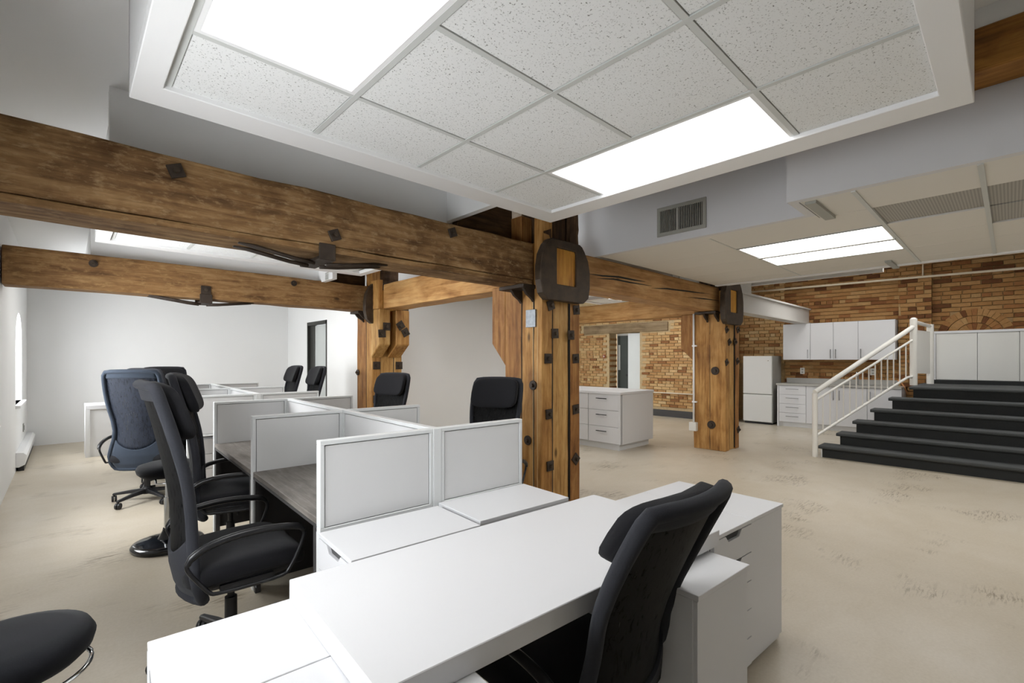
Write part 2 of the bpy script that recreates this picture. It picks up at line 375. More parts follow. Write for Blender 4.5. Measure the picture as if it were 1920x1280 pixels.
# ---------------- brick walls: bricks are real pieces over a recessed mortar backing
def rect_in(u, v, rects): return any(a <= u <= b and c <= v <= d_ for a, b, c, d_ in rects)
BRICKMESH = {}
def brick_mesh(key, L, H, mat):
    if key not in BRICKMESH: BRICKMESH[key] = B(-.02, .03, -L/2, L/2, -H/2, H/2).mesh('brick', mat, bevel=.004)
    return BRICKMESH[key]
def brick_field(wall, x, y0, y1, z0, z1, mat, L, H, key, vis, holes=(), circ=None, J=.011, cap=300, seed=1):
    rnd = random.Random(seed); cells = []
    z = z0 + H/2 + J/2; row = 0
    while z < z1:
        yy = y0 - (L+J)*(.5 if row % 2 else 0) - rnd.random()*.04; header = (row % 5 == 3)
        bl = (L-J)/2 if header else L
        while yy < y1:
            a, b = max(yy, y0), min(yy+bl, y1)
            if b - a > .03:
                c = (a+b)/2
                if circ and math.hypot(c-circ[0], z-circ[1]) < circ[2] and z > circ[1]-.4: yy += bl+J; continue
                if not any(ha-.005 < b and hb+.005 > a and hc < z < hd for ha, hb, hc, hd in holes):
                    cells.append((c, z, b-a, (x + (rnd.random()-.5)*.007)))
            yy += bl + J
        z += H + J; row += 1
    near = []
    for q in cells:
        u, v = pix((x, q[0], q[1]))
        if rect_in(u, v, vis):
            du = abs(pix((x, q[0]-q[2]/2, q[1]))[0] - pix((x, q[0]+q[2]/2, q[1]))[0]); near.append((du, q))
    near.sort(key=lambda t: -t[0]); own = [q for _, q in near[:cap]]; ids = set(map(id, own))
    me = brick_mesh(key, L, H, mat)
    for c, zz, ln, xx in own:
        o = link('brick', me, wall, (xx, c, zz)); o.scale = (1, ln/L, 1)
    mb = MB()
    for q in cells:
        if id(q) not in ids: mb.box(q[3]-.02, q[3]+.03, q[0]-q[2]/2, q[0]+q[2]/2, q[1]-H/2, q[1]+H/2)
    if mb.v:
        o = mb.build('brickwork', mat, wall); o['kind'] = 'stuff'
XB, XK = 11.03, 11.9
DY0, DY1, DZ = 6.76, 7.73, 2.17
wb = MB().box(XB+.012, XB+.4, 4.55, DY0, 0, 3.35).box(XB+.012, XB+.4, DY1, 9.4, 0, 3.35).box(XB+.012, XB+.4, DY0, DY1, DZ, 3.35).build('wall_brick', M['mortar'])
struct(wb, 'buff brick wall with doorway behind the island')
brick_field(wb, XB, 4.56, 9.35, .24, 2.9, M['brick'], .215, .062, 'b', [(1088, 1302, 598, 770)], [(DY0-.02, DY1+.02, 0, DZ+.02), (5.95, 8.6, DZ-.03, 2.42)], seed=3)
B(XB-.03, XB+.05, 5.95, 8.6, DZ+.0, 2.40).build('lintel', M['lintel'], wb, bevel=.01)
B(XB-.005, XB+.02, 4.56, 6.70, 0, .17).build('baseboard', M['baseboard'], wb)
# left jamb of the doorway in darker brick courses
z = .03
while z < DZ-.05:
    B(XB+.03, XB+.36, DY1-.015, DY1+.01, z, z+.062).build('brick', M['brick_k'], wb); z += .15
d2 = bpy.data.objects.new('door_2', None); C.objects.link(d2); struct(d2, 'dark green door standing behind a pale panel')
B(XB+.36, XB+.40, DY0, DY1-.02, 0, DZ).build('door_frame', M['trimw'], d2)
B(XB+.33, XB+.36, DY0+.44, DY1-.07, .02, DZ-.06).build('door_leaf', M['darkroom'], d2)
B(XB+.31, XB+.34, DY1-.16, DY1-.10, 1.15, 1.85).build('door_light', M['glass'], d2)
B(XB+.30, XB+.33, DY0+.5, DY0+.62, .98, 1.04).build('door_handle', M['black'], d2)
B(XB+.12, XB+.34, DY0+.03, DY0+.43, .02, DZ-.02).build('door_panel', M['glass'], d2)
struct(B(XB+.1, XK+.02, 4.55, 4.7, 0, 3.32).build('wall_return', M['mortar_k']), 'short brick return beside the fridge')
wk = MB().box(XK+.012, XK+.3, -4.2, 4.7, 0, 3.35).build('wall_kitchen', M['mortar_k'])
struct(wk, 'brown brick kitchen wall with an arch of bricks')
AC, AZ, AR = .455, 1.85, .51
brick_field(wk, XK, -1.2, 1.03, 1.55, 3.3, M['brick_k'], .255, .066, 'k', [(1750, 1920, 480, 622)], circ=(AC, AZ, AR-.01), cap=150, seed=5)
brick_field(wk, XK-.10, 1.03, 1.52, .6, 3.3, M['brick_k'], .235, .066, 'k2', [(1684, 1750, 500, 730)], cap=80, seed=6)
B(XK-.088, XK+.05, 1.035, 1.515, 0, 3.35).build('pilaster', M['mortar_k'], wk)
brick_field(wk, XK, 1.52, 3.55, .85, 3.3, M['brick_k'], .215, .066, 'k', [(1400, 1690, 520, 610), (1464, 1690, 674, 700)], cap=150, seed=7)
brick_field(wk, XK, 3.55, 4.54, 1.35, 3.3, M['brick'], .215, .066, 'b2', [(1388, 1470, 560, 668)], cap=70, seed=8)  # this end takes the paler brick, lamplight put into its colour
for r0, r1, n in ((.385, .505, 17), (.255, .375, 13), (.125, .245, 9)):
    for k in range(n):
        a0, a1 = PI*(.06 + .88*k/n), PI*(.06 + .88*(k+.94)/n)
        p = [(AC + r*math.cos(t), AZ + r*math.sin(t)) for r, t in ((r0, a0), (r1, a0), (r1, a1), (r0, a1))]
        MB().prism(p, XK-.033, XK+.02, 'x').build('brick', M['brick_k'], wk)

# ---------------- ceilings
ZC = 3.0
struct(B(XL-.02, .19, -4.3, 11.3, ZC, ZC+.3).build('ceiling', M['wall']), 'white plaster ceiling beside the window wall')
struct(B(.19, XA+.1, 3.62, 11.3, ZC, ZC+.3).build('ceiling', M['wall']), 'white plaster ceiling over the far cubicles')
struct(B(.19, 2.9, 2.56, 3.62, ZC, ZC+.3).build('ceiling', M['wall']), 'narrow plaster ceiling between the near panel and its bulkhead')
struct(B(.19, 3.95, -4.3, 2.56, 3.32, 3.45).build('ceiling', M['wall']), 'white plaster ceiling above the near dropped panel')
struct(B(2.9, 3.95, 2.56, 3.62, 3.32, 3.45).build('ceiling', M['wall']), 'plaster ceiling above the main timber post')
struct(B(3.95, 12.3, -4.3, 9.5, 3.32, 3.45).build('ceiling', M['wall']), 'white plaster ceiling above the kitchen and stairs')
# bulkheads that stand on the two left beams
xe = onY(838, 400, 3.55).x
bk = MB().box(.18, xe, 3.55, 3.64, 2.45, 3.32).box(xe, xe+.06, 2.55, 3.60, 2.70, 3.32)
struct(bk.build('wall_bulkhead', M['wall']), 'plaster bulkhead standing behind the near beam')
x0, x1 = onY(170, 450, 6.9).x, onY(597, 520, 6.9).x
bk = MB().box(x0, x1, 6.90, 7.03, 2.50, ZC).box(x1, x1+.06, 6.40, 6.90, 2.545, ZC)
bulk2 = struct(bk.build('wall_bulkhead', M['wall']), 'plaster bulkhead standing on the far beam')
p = Vector((x1, 6.56, 2.605)); g = thing('wall_vent', 'small grey vent high on the far bulkhead', 'vent', p)
B(-.012, .0, -.07, .07, -.06, .06).build('vent_frame', M['trimw'], g)
for k in range(5): B(-.016, -.008, -.055, .055, -.048+.02*k, -.036+.02*k).build('louver', M['ventgrey'], g)

def cloud(name, label, X0, X1, Y0, Y1, zb, zt, gx, gy, lights, lampinfo, inner, tmat):
    e = bpy.data.objects.new(name, None); C.objects.link(e); struct(e, label)
    ix0, ix1, iy0, iy1 = inner; zg = zb + .023
    o = [(X0, Y0), (X1, Y0), (X1, Y1), (X0, Y1)]; i_ = [(ix0, iy0), (ix1, iy0), (ix1, iy1), (ix0, iy1)]
    MB().ringprism(o, i_, zb, zb+.05, 'z').build('border', M['trimw'], e, bevel=.003)
    s = .012; t = .015
    for nm, b in (('side', (X0, X0+t, Y0, Y1)), ('side', (X1-t, X1, Y0, Y1)), ('side', (X0, X1, Y0, Y0+t)), ('side', (X0, X1, Y1-t, Y1))):
        B(*b, zb+.05, zt).build('side_panel', M['trimw'], e)
    lit = set()
    for (i, j0, j1) in lights:
        for j in range(j0, j1): lit.add((i, j))
    w = .012
    for k, x in enumerate(gx): B(x-w, x+w, gy[0], gy[-1], zg-.004, zg+.01).build('grid_bar', M['gridbar'], e)
    for k, y in enumerate(gy):
        for i in range(len(gx)-1):
            if (i, k-1) in lit and (i, k) in lit: continue
            B(gx[i]+w, gx[i+1]-w, y-w, y+w, zg-.003, zg+.009).build('grid_bar', M['gridbar'], e)
    B(X0+.02, X1-.02, Y0+.02, Y1-.02, zg+.02, zg+.03).build('plenum_cover', M['gridshadow'], e)
    for i in range(len(gx)-1):
        for j in range(len(gy)-1):
            if (i, j) in lit: continue
            B(gx[i]+w+.002, gx[i+1]-w-.002, gy[j]+w+.002, gy[j+1]-w-.002, zg+.0, zg+.015).build('ceiling_tile', tmat, e, bevel=.003)
    for (i, j0, j1), lab in zip(lights, lampinfo):
        lx0, lx1, ly0, ly1 = gx[i]+w, gx[i+1]-w, gy[j0]+w, gy[j1]-w
        L = thing('ceiling_light', lab, 'light', ((lx0+lx1)/2, (ly0+ly1)/2, zg)); a, b = (lx1-lx0)/2, (ly1-ly0)/2
        MB().ringprism([(-a,-b),(a,-b),(a,b),(-a,b)], [(-a+.02,-b+.02),(a-.02,-b+.02),(a-.02,b-.02),(-a+.02,b-.02)], -.003, .018, 'z').build('frame', M['trimw'], L)
        B(-a+.02, a-.02, -b+.02, b-.02, .002, .006).build('diffuser', M['lamp'], L)
    return e
def seq(a, n, s=.61): return [a + s*k for k in range(n+1)]
cloud('ceiling_panel', 'dropped square ceiling panel over the near desks', .197, 2.90, .112, 2.61, 2.56, 3.33, seq(.311, 4), seq(.145, 4),
      [(0, 1, 3), (3, 1, 3)], ['bright fluorescent ceiling light cut off by the top edge', 'bright fluorescent ceiling light nearest the main timber post'], (.295, 2.715, .215, 2.43), M['tile'])
cloud('ceiling_panel', 'dropped ceiling panel between the two left beams', .205, 2.96, 3.62, 6.16, 2.585, ZC, seq(.33, 4), seq(3.68, 4),
      [(0, 1, 3), (3, 1, 3)], ['ceiling light seen in the gap between the left beams', 'ceiling light glimpsed behind the iron strap of the near beam'], (.31, 2.86, 3.70, 6.0), M['tile'])
cloud('ceiling_panel', 'dropped ceiling panel over the kitchen island', 4.3, 7.1, 3.75, 6.3, 2.60, 3.33, seq(4.46, 4), seq(3.82, 4),
      [(0, 1, 3), (3, 1, 3)], ['ceiling light above the kitchen island, nearer the white wall', 'ceiling light above the kitchen island, nearer the bricks'], (4.42, 6.95, 3.88, 6.15), M['tile'])
cloud('ceiling_panel', 'added unseen ceiling panel beyond the far beam', .205, 2.96, 7.3, 9.6, 2.63, ZC, seq(.33, 4), seq(7.36, 3, .72),
      [(0, 0, 2), (3, 0, 2)], ['added fill light hidden behind the far beam on the window side', 'added fill light hidden behind the far beam on the door side'], (.31, 2.86, 7.4, 9.5), M['tile'])  # unseen panel and lights added to brighten the back wall and floor
cloud('ceiling_panel', 'added unseen ceiling panel in front of the brick doorway', 8.2, 10.4, 4.2, 6.6, 2.72, 3.33, seq(8.3, 3, .66), seq(4.28, 4, .56),
      [(0, 1, 3), (2, 1, 3)], ['added fill light hidden above the beam before the brick doorway', 'added fill light closest to the brick doorway'], (8.3, 10.3, 4.3, 6.5), M['tile'])  # unseen panel and lights added to brighten the brick and kitchen
# ---------------- lower ceiling on the right with its soffit
ZR = 2.57
sf = MB().prism([(3.8,-4.2),(3.86,-4.2),(3.86,1.06),(4.31,1.06),(4.31,3.42),(4.25,3.42),(4.25,1.12),(3.8,1.12)], ZR, 3.33, 'z')
struct(sf.build('wall_soffit', M['soffit']), 'pale grey soffit face with a return air grille')
rc = bpy.data.objects.new('ceiling_right', None); C.objects.link(rc); struct(rc, 'lower tiled ceiling running out to the stairs')
MB().box(4.31, 7.22, 1.06, 3.12, ZR+.03, ZR+.05).box(3.86, 7.22, -4.2, 1.06, ZR+.03, ZR+.05).build('plenum_cover', M['gridshadow'], rc)
MB().box(7.22, 7.32, -4.2, 3.12, ZR-.01, 3.33).build('fascia', M['trimw'], rc)
MB().box(4.31, 4.41, 1.06, 3.12, ZR+.001, ZR+.03).build('border', M['tile_plain'], rc)
gxr = [3.86, 4.41, 5.02, 5.63, 6.24, 6.85, 7.22]; gyr = [-4.2, -2.92, -1.70, -.485, .125, .735, 1.955, 3.12]
for i in range(6):
    for j in range(7):
        a, b, c, d_ = gxr[i], gxr[i+1], gyr[j], gyr[j+1]
        if i == 0 and j >= 6: continue
        if i == 0 and j == 5: d_ = 1.06
        if j == 5 and i in (2, 3): continue
        if (i == 1 and j in (3, 4)) or (i == 2 and j in (2, 3)):
            B(a+.02, b-.02, c+(.0 if j in (3, 2) else 0)+.002, d_-.002, ZR+.012, ZR+.02).build('air_diffuser', M['perf'], rc); continue
        B(a+.004, b-.004, c+.004, d_-.004, ZR+.002, ZR+.018).build('ceiling_tile', M['tile_plain'], rc, bevel=.002)
for y in (.125, .735): B(3.86, 7.22, y-.014, y+.014, ZR-.006, ZR+.012).build('grid_bar', M['gridbar'], rc)
B(4.41, 7.22, 1.955-.008, 1.955+.008, ZR-.002, ZR+.01).build('grid_bar', M['gridbar'], rc)
p0, p1 = onZ(1515, 378, ZR), onZ(1556, 407, ZR); B(p0.x, p1.x, p0.y-.05, p0.y+.02, ZR-.02, ZR+.002).build('service_slot', M['ventgrey'], rc)
p0, p1 = onZ(1665, 488, ZR), onZ(1685, 500, ZR); B(p0.x, p1.x, p0.y-.03, p0.y+.03, ZR-.02, ZR+.002).build('service_slot', M['ventgrey'], rc)
for nm, (a, b) in (('ceiling light of the right ceiling, the nearer of the joined pair', (5.02, 5.63)), ('ceiling light of the right ceiling, the farther of the joined pair', (5.63, 6.24))):
    L = thing('ceiling_light', nm, 'light', ((a+b)/2, 1.345, ZR))
    MB().ringprism([(-.29,-.6),(.29,-.6),(.29,.6),(-.29,.6)], [(-.275,-.585),(.275,-.585),(.275,.585),(-.275,.585)], -.004, .02, 'z').build('frame', M['trimw'], L)
    B(-.275, .275, -.585, .585, .0, .006).build('diffuser', M['lamp'], L)
    B(-.305 if a < 5.3 else .29, -.29 if a < 5.3 else .305, -.6, .6, -.006, .0).build('edge_bar', M['ventgrey'], L)
    if a < 5.3: B(.275, .335, -.6, .6, -.014, .0).build('edge_bar', M['ventgrey'], L)
for x_, y, nm in ((5.9, -1.3, 'nearest the stairs'), (4.65, -3.0, 'beside the soffit')):  # unseen lights added to brighten the right side of the room
    L = thing('ceiling_light', 'added fill light out of sight past the right picture edge, ' + nm, 'light', (x_, y, ZR-.002))
    MB().ringprism([(-.5,-.6),(.5,-.6),(.5,.6),(-.5,.6)], [(-.48,-.58),(.48,-.58),(.48,.58),(-.48,.58)], -.004, .0, 'z').build('frame', M['trimw'], L)
    B(-.48, .48, -.58, .58, -.004, .0).build('diffuser', M['lamp'], L)
for x_, y, nm in ((9.4, .6, 'over the stairs'), (9.4, -1.6, 'over the far side of the stairs'), (10.2, 2.4, 'over the kitchen counter')):  # unseen lights added to brighten the stairs, landing and counter
    L = thing('ceiling_light', 'added high fill light out of sight ' + nm, 'light', (x_, y, 3.315))
    MB().ringprism([(-.5,-.6),(.5,-.6),(.5,.6),(-.5,.6)], [(-.48,-.58),(.48,-.58),(.48,.58),(-.48,.58)], -.02, .0, 'z').build('frame', M['trimw'], L)
    B(-.48, .48, -.58, .58, -.014, -.008).build('diffuser', M['lamp'], L)
# return air grille in the soffit
q = [onX(u, v, 4.25) for u, v in ((1233, 391), (1325, 370), (1234, 445), (1324, 427))]
ya, yb = q[1].y, q[0].y; za, zb = (q[2].z+q[3].z)/2, (q[0].z+q[1].z)/2
g = thing('return_air_grille', 'metal return air grille with vertical louvers in the soffit', 'vent', (4.25, (ya+yb)/2, (za+zb)/2))
hw, hh = (yb-ya)/2, (zb-za)/2
MB().ringprism([(-hw,-hh),(hw,-hh),(hw,hh),(-hw,hh)], [(-hw+.035,-hh+.035),(hw-.035,-hh+.035),(hw-.035,hh-.035),(-hw+.035,hh-.035)], -.015, .0, 'x').build('frame', M['ventgrey'], g, bevel=.003)
B(-.002, .001, -hw+.03, hw-.03, -hh+.03, hh-.03).build('duct_opening', M['ventdark'], g)
n = 24
for k in range(n):
    y = -hw+.045 + (2*hw-.09)*k/(n-1); B(-.012, -.003, y-.0035, y+.0035, -hh+.035, hh-.035).build('louver', M['ventgrey'], g)
B(-.013, -.002, .02, .045, -hh+.035, hh-.035).build('centre_bar', M['ventgrey'], g)
struct(B(3.57, 3.8, -4.2, 2.5, 3.212, 3.32).build('trim_1', M['wall']), 'white band above the amber beam')
# dark amber timber lying above the soffit
tag(B(3.55, 3.80, -4.2, 2.5, 2.975, 3.21).build('timber_beam', M['wood_ctop'], bevel=.008), 'amber timber beam above the soffit in the top right corner', 'beam')
# grey bulkhead beyond the lower ceiling
zz = onX(1403, 536, 9.0).z; y2 = onX(1655, 508, 9.0).y
struct(B(9.0, 9.1, y2, 4.4, zz, 3.33).build('wall_bulkhead', M['duct']), 'grey bulkhead beyond the lower ceiling')

# ================================================================== TIMBER FRAME
def timber(name, mat, parent, x0, x1, y0, y1, z0, z1, axis, jit=.004, bevel=.008, n=9, seed=0):
    rnd = random.Random(seed + int(1000*x0) + int(777*y0) + int(333*z0)); m = MB()
    lo, hi = {'x': (x0, x1), 'y': (y0, y1), 'z': (z0, z1)}[axis]; rings = []
    for k in range(n+1):
        t = lo + (hi-lo)*k/n; j = lambda: (rnd.random()-.5)*2*jit
        if axis == 'x': r = [(t, y0+j(), z0+j()), (t, y1+j(), z0+j()), (t, y1+j(), z1+j()), (t, y0+j(), z1+j())]
        elif axis == 'y': r = [(x0+j(), t, z0+j()), (x1+j(), t, z0+j()), (x1+j(), t, z1+j()), (x0+j(), t, z1+j())]
        else: r = [(x0+j(), y0+j(), t), (x1+j(), y0+j(), t), (x1+j(), y1+j(), t), (x0+j(), y1+j(), t)]
        rings.append(r)
    vs = [p for r in rings for p in r]; fs = [(0,1,2,3), tuple(4*n+i for i in (3,2,1,0))]
    for k in range(n):
        for i in range(4): fs.append((4*k+i, 4*k+(i+1)%4, 4*k+4+(i+1)%4, 4*k+4+i))
    m.add(vs, fs); return m.build(name, mat, parent, bevel=bevel, seg=2)
def washer(parent, p, face, s=.036, rot=0.0, kind='square'):
    s *= 1.3
    """square iron washer with a nut, standing proud of a post face ('-y' or '-x')"""
    m = MB()
    if kind == 'square':
        c, k = math.cos(rot), math.sin(rot); poly = [(a*c-b*k, a*k+b*c) for a, b in ((-s,-s),(s,-s),(s,s),(-s,s))]
    else: poly = [(s*math.cos(t*PI/8), s*math.sin(t*PI/8)) for t in range(16)]
    hexa = [(s*.42*math.cos(t*PI/3), s*.42*math.sin(t*PI/3)) for t in range(6)]
    if face == '-y':
        w = MB().prism([(p[0]+a, p[2]+b) for a, b in poly], p[1]-.012, p[1]+.002, 'y'); nb = MB().prism([(p[0]+a, p[2]+b) for a, b in hexa], p[1]-.036, p[1]-.011, 'y')
    else:
        w = MB().prism([(p[1]+a, p[2]+b) for a, b in poly], p[0]-.012, p[0]+.002, 'x'); nb = MB().prism([(p[1]+a, p[2]+b) for a, b in hexa], p[0]-.036, p[0]-.011, 'x')
    o = w.build('washer', M['iron'], parent, bevel=.002); nb.build('nut', M['irondark'], o); return o
# ---- near beam on the left
b1 = thing('timber_beam', 'dark weathered timber beam crossing the upper left foreground', 'beam', (0,0,0))
timber('beam_timber', M['wood_beam'], b1, XL+.01, 3.27, 3.16, 3.46, 2.195, 2.552, 'x', .006, .012, 14)
timber('bottom_lamination', M['wood_beam'], b1, XL+.01, 3.25, 3.15, 3.47, 2.15, 2.19, 'x', .004, .005, 14)
for u, v in ((330, 321), (627, 441), (848, 436)): washer(b1, onY(u, v, 3.157), '-y', .028, .4)
def saddle(par, xc, y0, y1, zb, w=.10, reach=.62):
    B(xc-w/2, xc+w/2, y0-.022, y1+.022, zb-.055, zb-.03).build('saddle_plate', M['iron'], par, bevel=.004)
    B(xc-w/2, xc+w/2, y0-.024, y0-.008, zb-.05, zb+.055).build('saddle_lug', M['iron'], par, bevel=.004)
    B(xc-w/2, xc+w/2, y1+.008, y1+.024, zb-.05, zb+.055).build('saddle_lug', M['iron'], par, bevel=.004)
    for s in (-1, 1):
        pts = [(xc+s*.04, (y0+y1)/2-.06, zb-.06), (xc+s*.16, (y0+y1)/2-.06, zb-.05), (xc+s*reach, (y0+y1)/2-.06, zb+.004)]
        MB().tube(pts, .014, 8).build('tie_rod', M['iron'], par, True)
        pts = [(a, b+.12, c) for a, b, c in pts]; MB().tube(pts, .014, 8).build('tie_rod', M['iron'], par, True)
saddle(b1, onY(612, 470, 3.15).x, 3.15, 3.47, 2.15, .11, .5)
# ---- far beam on the left
b2 = thing('timber_beam', 'brown timber beam farther back on the left, reaching the window wall', 'beam', (0,0,0))
YB2 = 6.78
timber('beam_timber', M['wood_beam2'], b2, XL+.01, 3.40, YB2, 7.05, 2.18, 2.565, 'x', .006, .012, 14)
for u, v in ((175, 494), (551, 531)): washer(b2, onY(u, v, YB2-.003), '-y', .03, .2, 'round')
saddle(b2, onY(386, 558, YB2).x, YB2, 7.05, 2.18, .13, .55); washer(b2, onY(386, 544, YB2-.003), '-y', .04, 0)
# ---- beam from the main post to the right post
b3 = thing('timber_beam', 'honey timber beam with long cracks between the two right posts', 'beam', (0,0,0))
timber('beam_timber', M['wood_rbeam'], b3, 3.86, 7.47, 3.16, 3.46, 2.195, 2.565, 'x', .004, .012, 12)
def crack(par, pts, w, y):
    v = []
    for i, (u, q) in enumerate(pts):
        p = onY(u, q, y); ww = w*(1-abs(2*i/(len(pts)-1)-1)**2)+.001; v.append((p, ww))
    poly = [(p.x, p.z+a) for p, a in v] + [(p.x, p.z-a) for p, a in v[::-1]]
    MB().prism(poly, y-.003, y+.004, 'y').build('crack', M['ventdark'], par)
crack(b3, [(1101,513),(1130,517),(1160,519),(1190,525),(1210,528)], .009, 3.157)
crack(b3, [(1120,522),(1150,523),(1180,529),(1222,536)], .008, 3.157)
crack(b3, [(1222,540),(1250,541),(1290,546),(1330,551)], .009, 3.157)
crack(b3, [(1290,557),(1320,560),(1352,564)], .007, 3.157)
# ---- beams running away from the viewer
b4 = thing('timber_beam', 'honey timber beam between the main post and the back post', 'beam', (0,0,0))
timber('beam_timber', M['wood_ybeam'], b4, 3.43, 3.73, 3.56, 6.42, 2.19, 2.555, 'y', .004, .012, 10)
b5 = thing('timber_beam', 'honey timber beam receding behind the right post above the brick doorway', 'beam', (0,0,0))
timber('beam_timber', M['wood_ybeam'], b5, 7.60, 7.90, 3.58, 7.18, 2.177, 2.515, 'y', .004, .012, 10)

def corbel(par, x0, x1, ya, yb, ztop, zmid, zbot, mat):
    """bracket timber against a post: ya is the post face, yb the outer face"""
    poly = [(ya, zbot), (yb, zmid), (yb, ztop), (ya, ztop)]
    MB().prism(poly, x0, x1, 'x').build('corbel', mat, par, bevel=.012)
def shield(par, xc, y, z0, z1, w, win):
    h = z1-z0; f = [(-.36,0),(.36,0),(.42,.05),(.47,.10),(.5,.28),(.5,.55),(.46,.75),(.38,.90),(.33,.97),(.28,1),(-.28,1),(-.33,.97),(-.40,.88),(-.47,.72),(-.5,.52),(-.5,.30),(-.46,.10),(-.42,.05)]
    out = [(xc+a*w, z0+b*h) for a, b in f]
    (a0, a1, c0, c1) = win
    # ring from outline to the rectangular opening
    def proj(a, b):
        x, z = xc+a*w, z0+b*h; cx, cz = (a0+a1)/2, (c0+c1)/2; dx, dz = x-cx, z-cz
        t = min((a1-a0)/2/max(abs(dx), 1e-6), (c1-c0)/2/max(abs(dz), 1e-6)); return (cx+dx*t, cz+dz*t)
    inn = [proj(a, b) for a, b in f]
    MB().ringprism(out, inn, y-.085, y-.005, 'y').build('iron_shield', M['irondark'], par, bevel=.006)
    B(a0-.01, a1+.01, y-.06, y-.01, c0-.01, c1+.01).build('beam_end', M['wood_end'], par, bevel=.003)
# ---- main post
P1 = thing('timber_post', 'large honey timber post with iron shield rising beside the front cubicle', 'post', (3.28, 3.06, 0))
def rel(par):      # parts are built in world space; keep them there under a placed empty
    for ch in par.children: ch.matrix_parent_inverse = Matrix.Translation(par.location).inverted()
ZP = 2.86
timber('post_timber', M['wood_post'], P1, 3.28, 3.43, 3.06, 3.163, 0, ZP, 'z', .003, .007)
timber('post_timber', M['wood_post'], P1, 3.28, 3.43, 3.172, 3.328, 0, 2.56, 'z', .003, .007)
timber('post_timber', M['wood_post3'], P1, 3.28, 3.43, 3.338, 3.57, 0, ZP, 'z', .003, .007)
timber('post_timber', M['wood_post2'], P1, 3.447, 3.70, 3.085, 3.56, 0, 2.05, 'z', .003, .007)
timber('post_timber', M['wood_post3'], P1, 3.705, 3.85, 3.06, 3.57, 0, 2.5, 'z', .003, .007)
timber('upper_timber', M['wood_dark'], P1, 3.30, 3.42, 3.06, 3.16, 2.55, 2.99, 'z', .004, .006)
timber('upper_timber', M['wood_dark'], P1, 3.44, 3.70, 3.12, 3.5, 2.3, 2.99, 'z', .004, .006)
timber('upper_timber', M['wood_dark'], P1, 3.72, 3.86, 3.08, 3.5, 2.5, 2.99, 'z', .004, .006)
timber('upper_timber', M['wood_darkx'], P1, 2.60, 3.29, 3.48, 3.56, 2.50, 3.0, 'x', .004, .006)
corbel(P1, 3.275, 3.45, 3.565, 3.78, 2.19, 1.60, 1.36, M['wood_post3']); corbel(P1, 3.69, 3.855, 3.565, 3.78, 2.19, 1.60, 1.36, M['wood_post3'])
shield(P1, 3.545, 3.06, 2.0, 2.585, .74, (3.405, 3.70, 2.155, 2.505))
for u, v, r in ((1032, 572, .35), (1080, 581, .1), (1040, 625, .05), (1070, 628, .05), (1027, 672, 0), (1079, 672, .05), (1029, 776, .05), (1079, 767, .1), (1031, 873, .03), (1079, 860, .78)):
    washer(P1, onY(u, v, 3.058), '-y', .036, r)
for u, v in ((1000, 722), (990, 825)): washer(P1, onX(u, v, 3.278), '-x', .036, 0, 'round')
p = onX(996, 597, 3.278); B(3.262, 3.28, p.y-.07, p.y+.06, p.z-.085, p.z+.085).build('galvanised_plate', M['galv'], P1, bevel=.002)
def ledge(par, x, y0, y1, z):
    B(x-.17, x, y0, y1, z-.035, z).build('bracket_ledge', M['iron'], par, bevel=.004)
    for y in (y0+.03, (y0+y1)/2+.03):
        MB().prism([(x, z-.03), (x-.15, z-.03), (x-.10, z-.09), (x-.03, z-.13), (x, z-.16)], y-.015, y+.015, 'y').build('bracket_rib', M['iron'], par)
ledge(P1, 3.279, 3.14, 3.48, 2.148)
for xa, wa in ((3.430, .015), (3.699, .007)): B(xa, xa+wa, 3.066, 3.3, .02, 2.0).build('seam', M['ventdark'], P1)
for ya in (3.1625, 3.328): B(3.2805, 3.30, ya, ya+.010, .02, 2.1).build('seam', M['ventdark'], P1)
for y, z0, z1 in ((3.175, .1, 2.12), (3.115, .1, 1.9)):
    B(3.2765, 3.279, y-.0022, y+.0022, z0, z1).build('seam_filler', M['caulk'], P1)
rel(P1)
# ---- back post
P2 = thing('timber_post', 'timber post farther back with paired corbels beside the far cubicles', 'post', (3.38, 6.68, 0))
timber('post_timber', M['wood_post'], P2, 3.38, 3.52, 6.68, 6.86, 0, 2.9, 'z', .003, .007)
timber('post_timber', M['wood_post3'], P2, 3.385, 3.52, 6.865, 7.19, 0, 2.18, 'z', .003, .007)
timber('post_timber', M['wood_post2'], P2, 3.52, 3.75, 6.69, 7.19, 0, 2.5, 'z', .003, .007)
timber('post_timber', M['wood_post2'], P2, 3.755, 3.89, 6.68, 7.19, 0, 2.5, 'z', .003, .007)
timber('upper_timber', M['wood_dark'], P2, 3.54, 3.87, 6.74, 7.19, 2.5, 2.99, 'z', .004, .006)
timber('upper_timber', M['wood_darkx'], P2, 2.72, 3.40, 6.94, 7.02, 2.56, 2.99, 'x', .004, .006)
corbel(P2, 3.36, 3.545, 6.68, 6.41, 2.19, 1.66, 1.46, M['wood_post2']); corbel(P2, 3.64, 3.87, 6.68, 6.41, 2.19, 1.66, 1.46, M['wood_post'])
timber('side_timber', M['wood_post'], P2, 3.355, 3.425, 6.42, 6.68, 2.19, 2.62, 'z', .003, .006)
for xa in (3.515, 3.745): B(xa, xa+.012, 6.686, 6.9, .02, 1.5).build('seam', M['ventdark'], P2)
B(3.3805, 3.40, 6.858, 6.868, .02, 2.1).build('seam', M['ventdark'], P2)
shield(P2, 3.60, 6.68, 1.98, 2.6, .74, (3.45, 3.75, 2.15, 2.5))
for u, v, y, r in ((725, 612, 6.408, 0), (716, 625, 6.408, .05), (751, 610, 6.408, .6), (760, 623, 6.408, .5), (706, 685, 6.678, 0), (748, 685, 6.678, 0), (706, 748, 6.678, 0)):
    washer(P2, onY(u, v, y), '-y', .045, r)
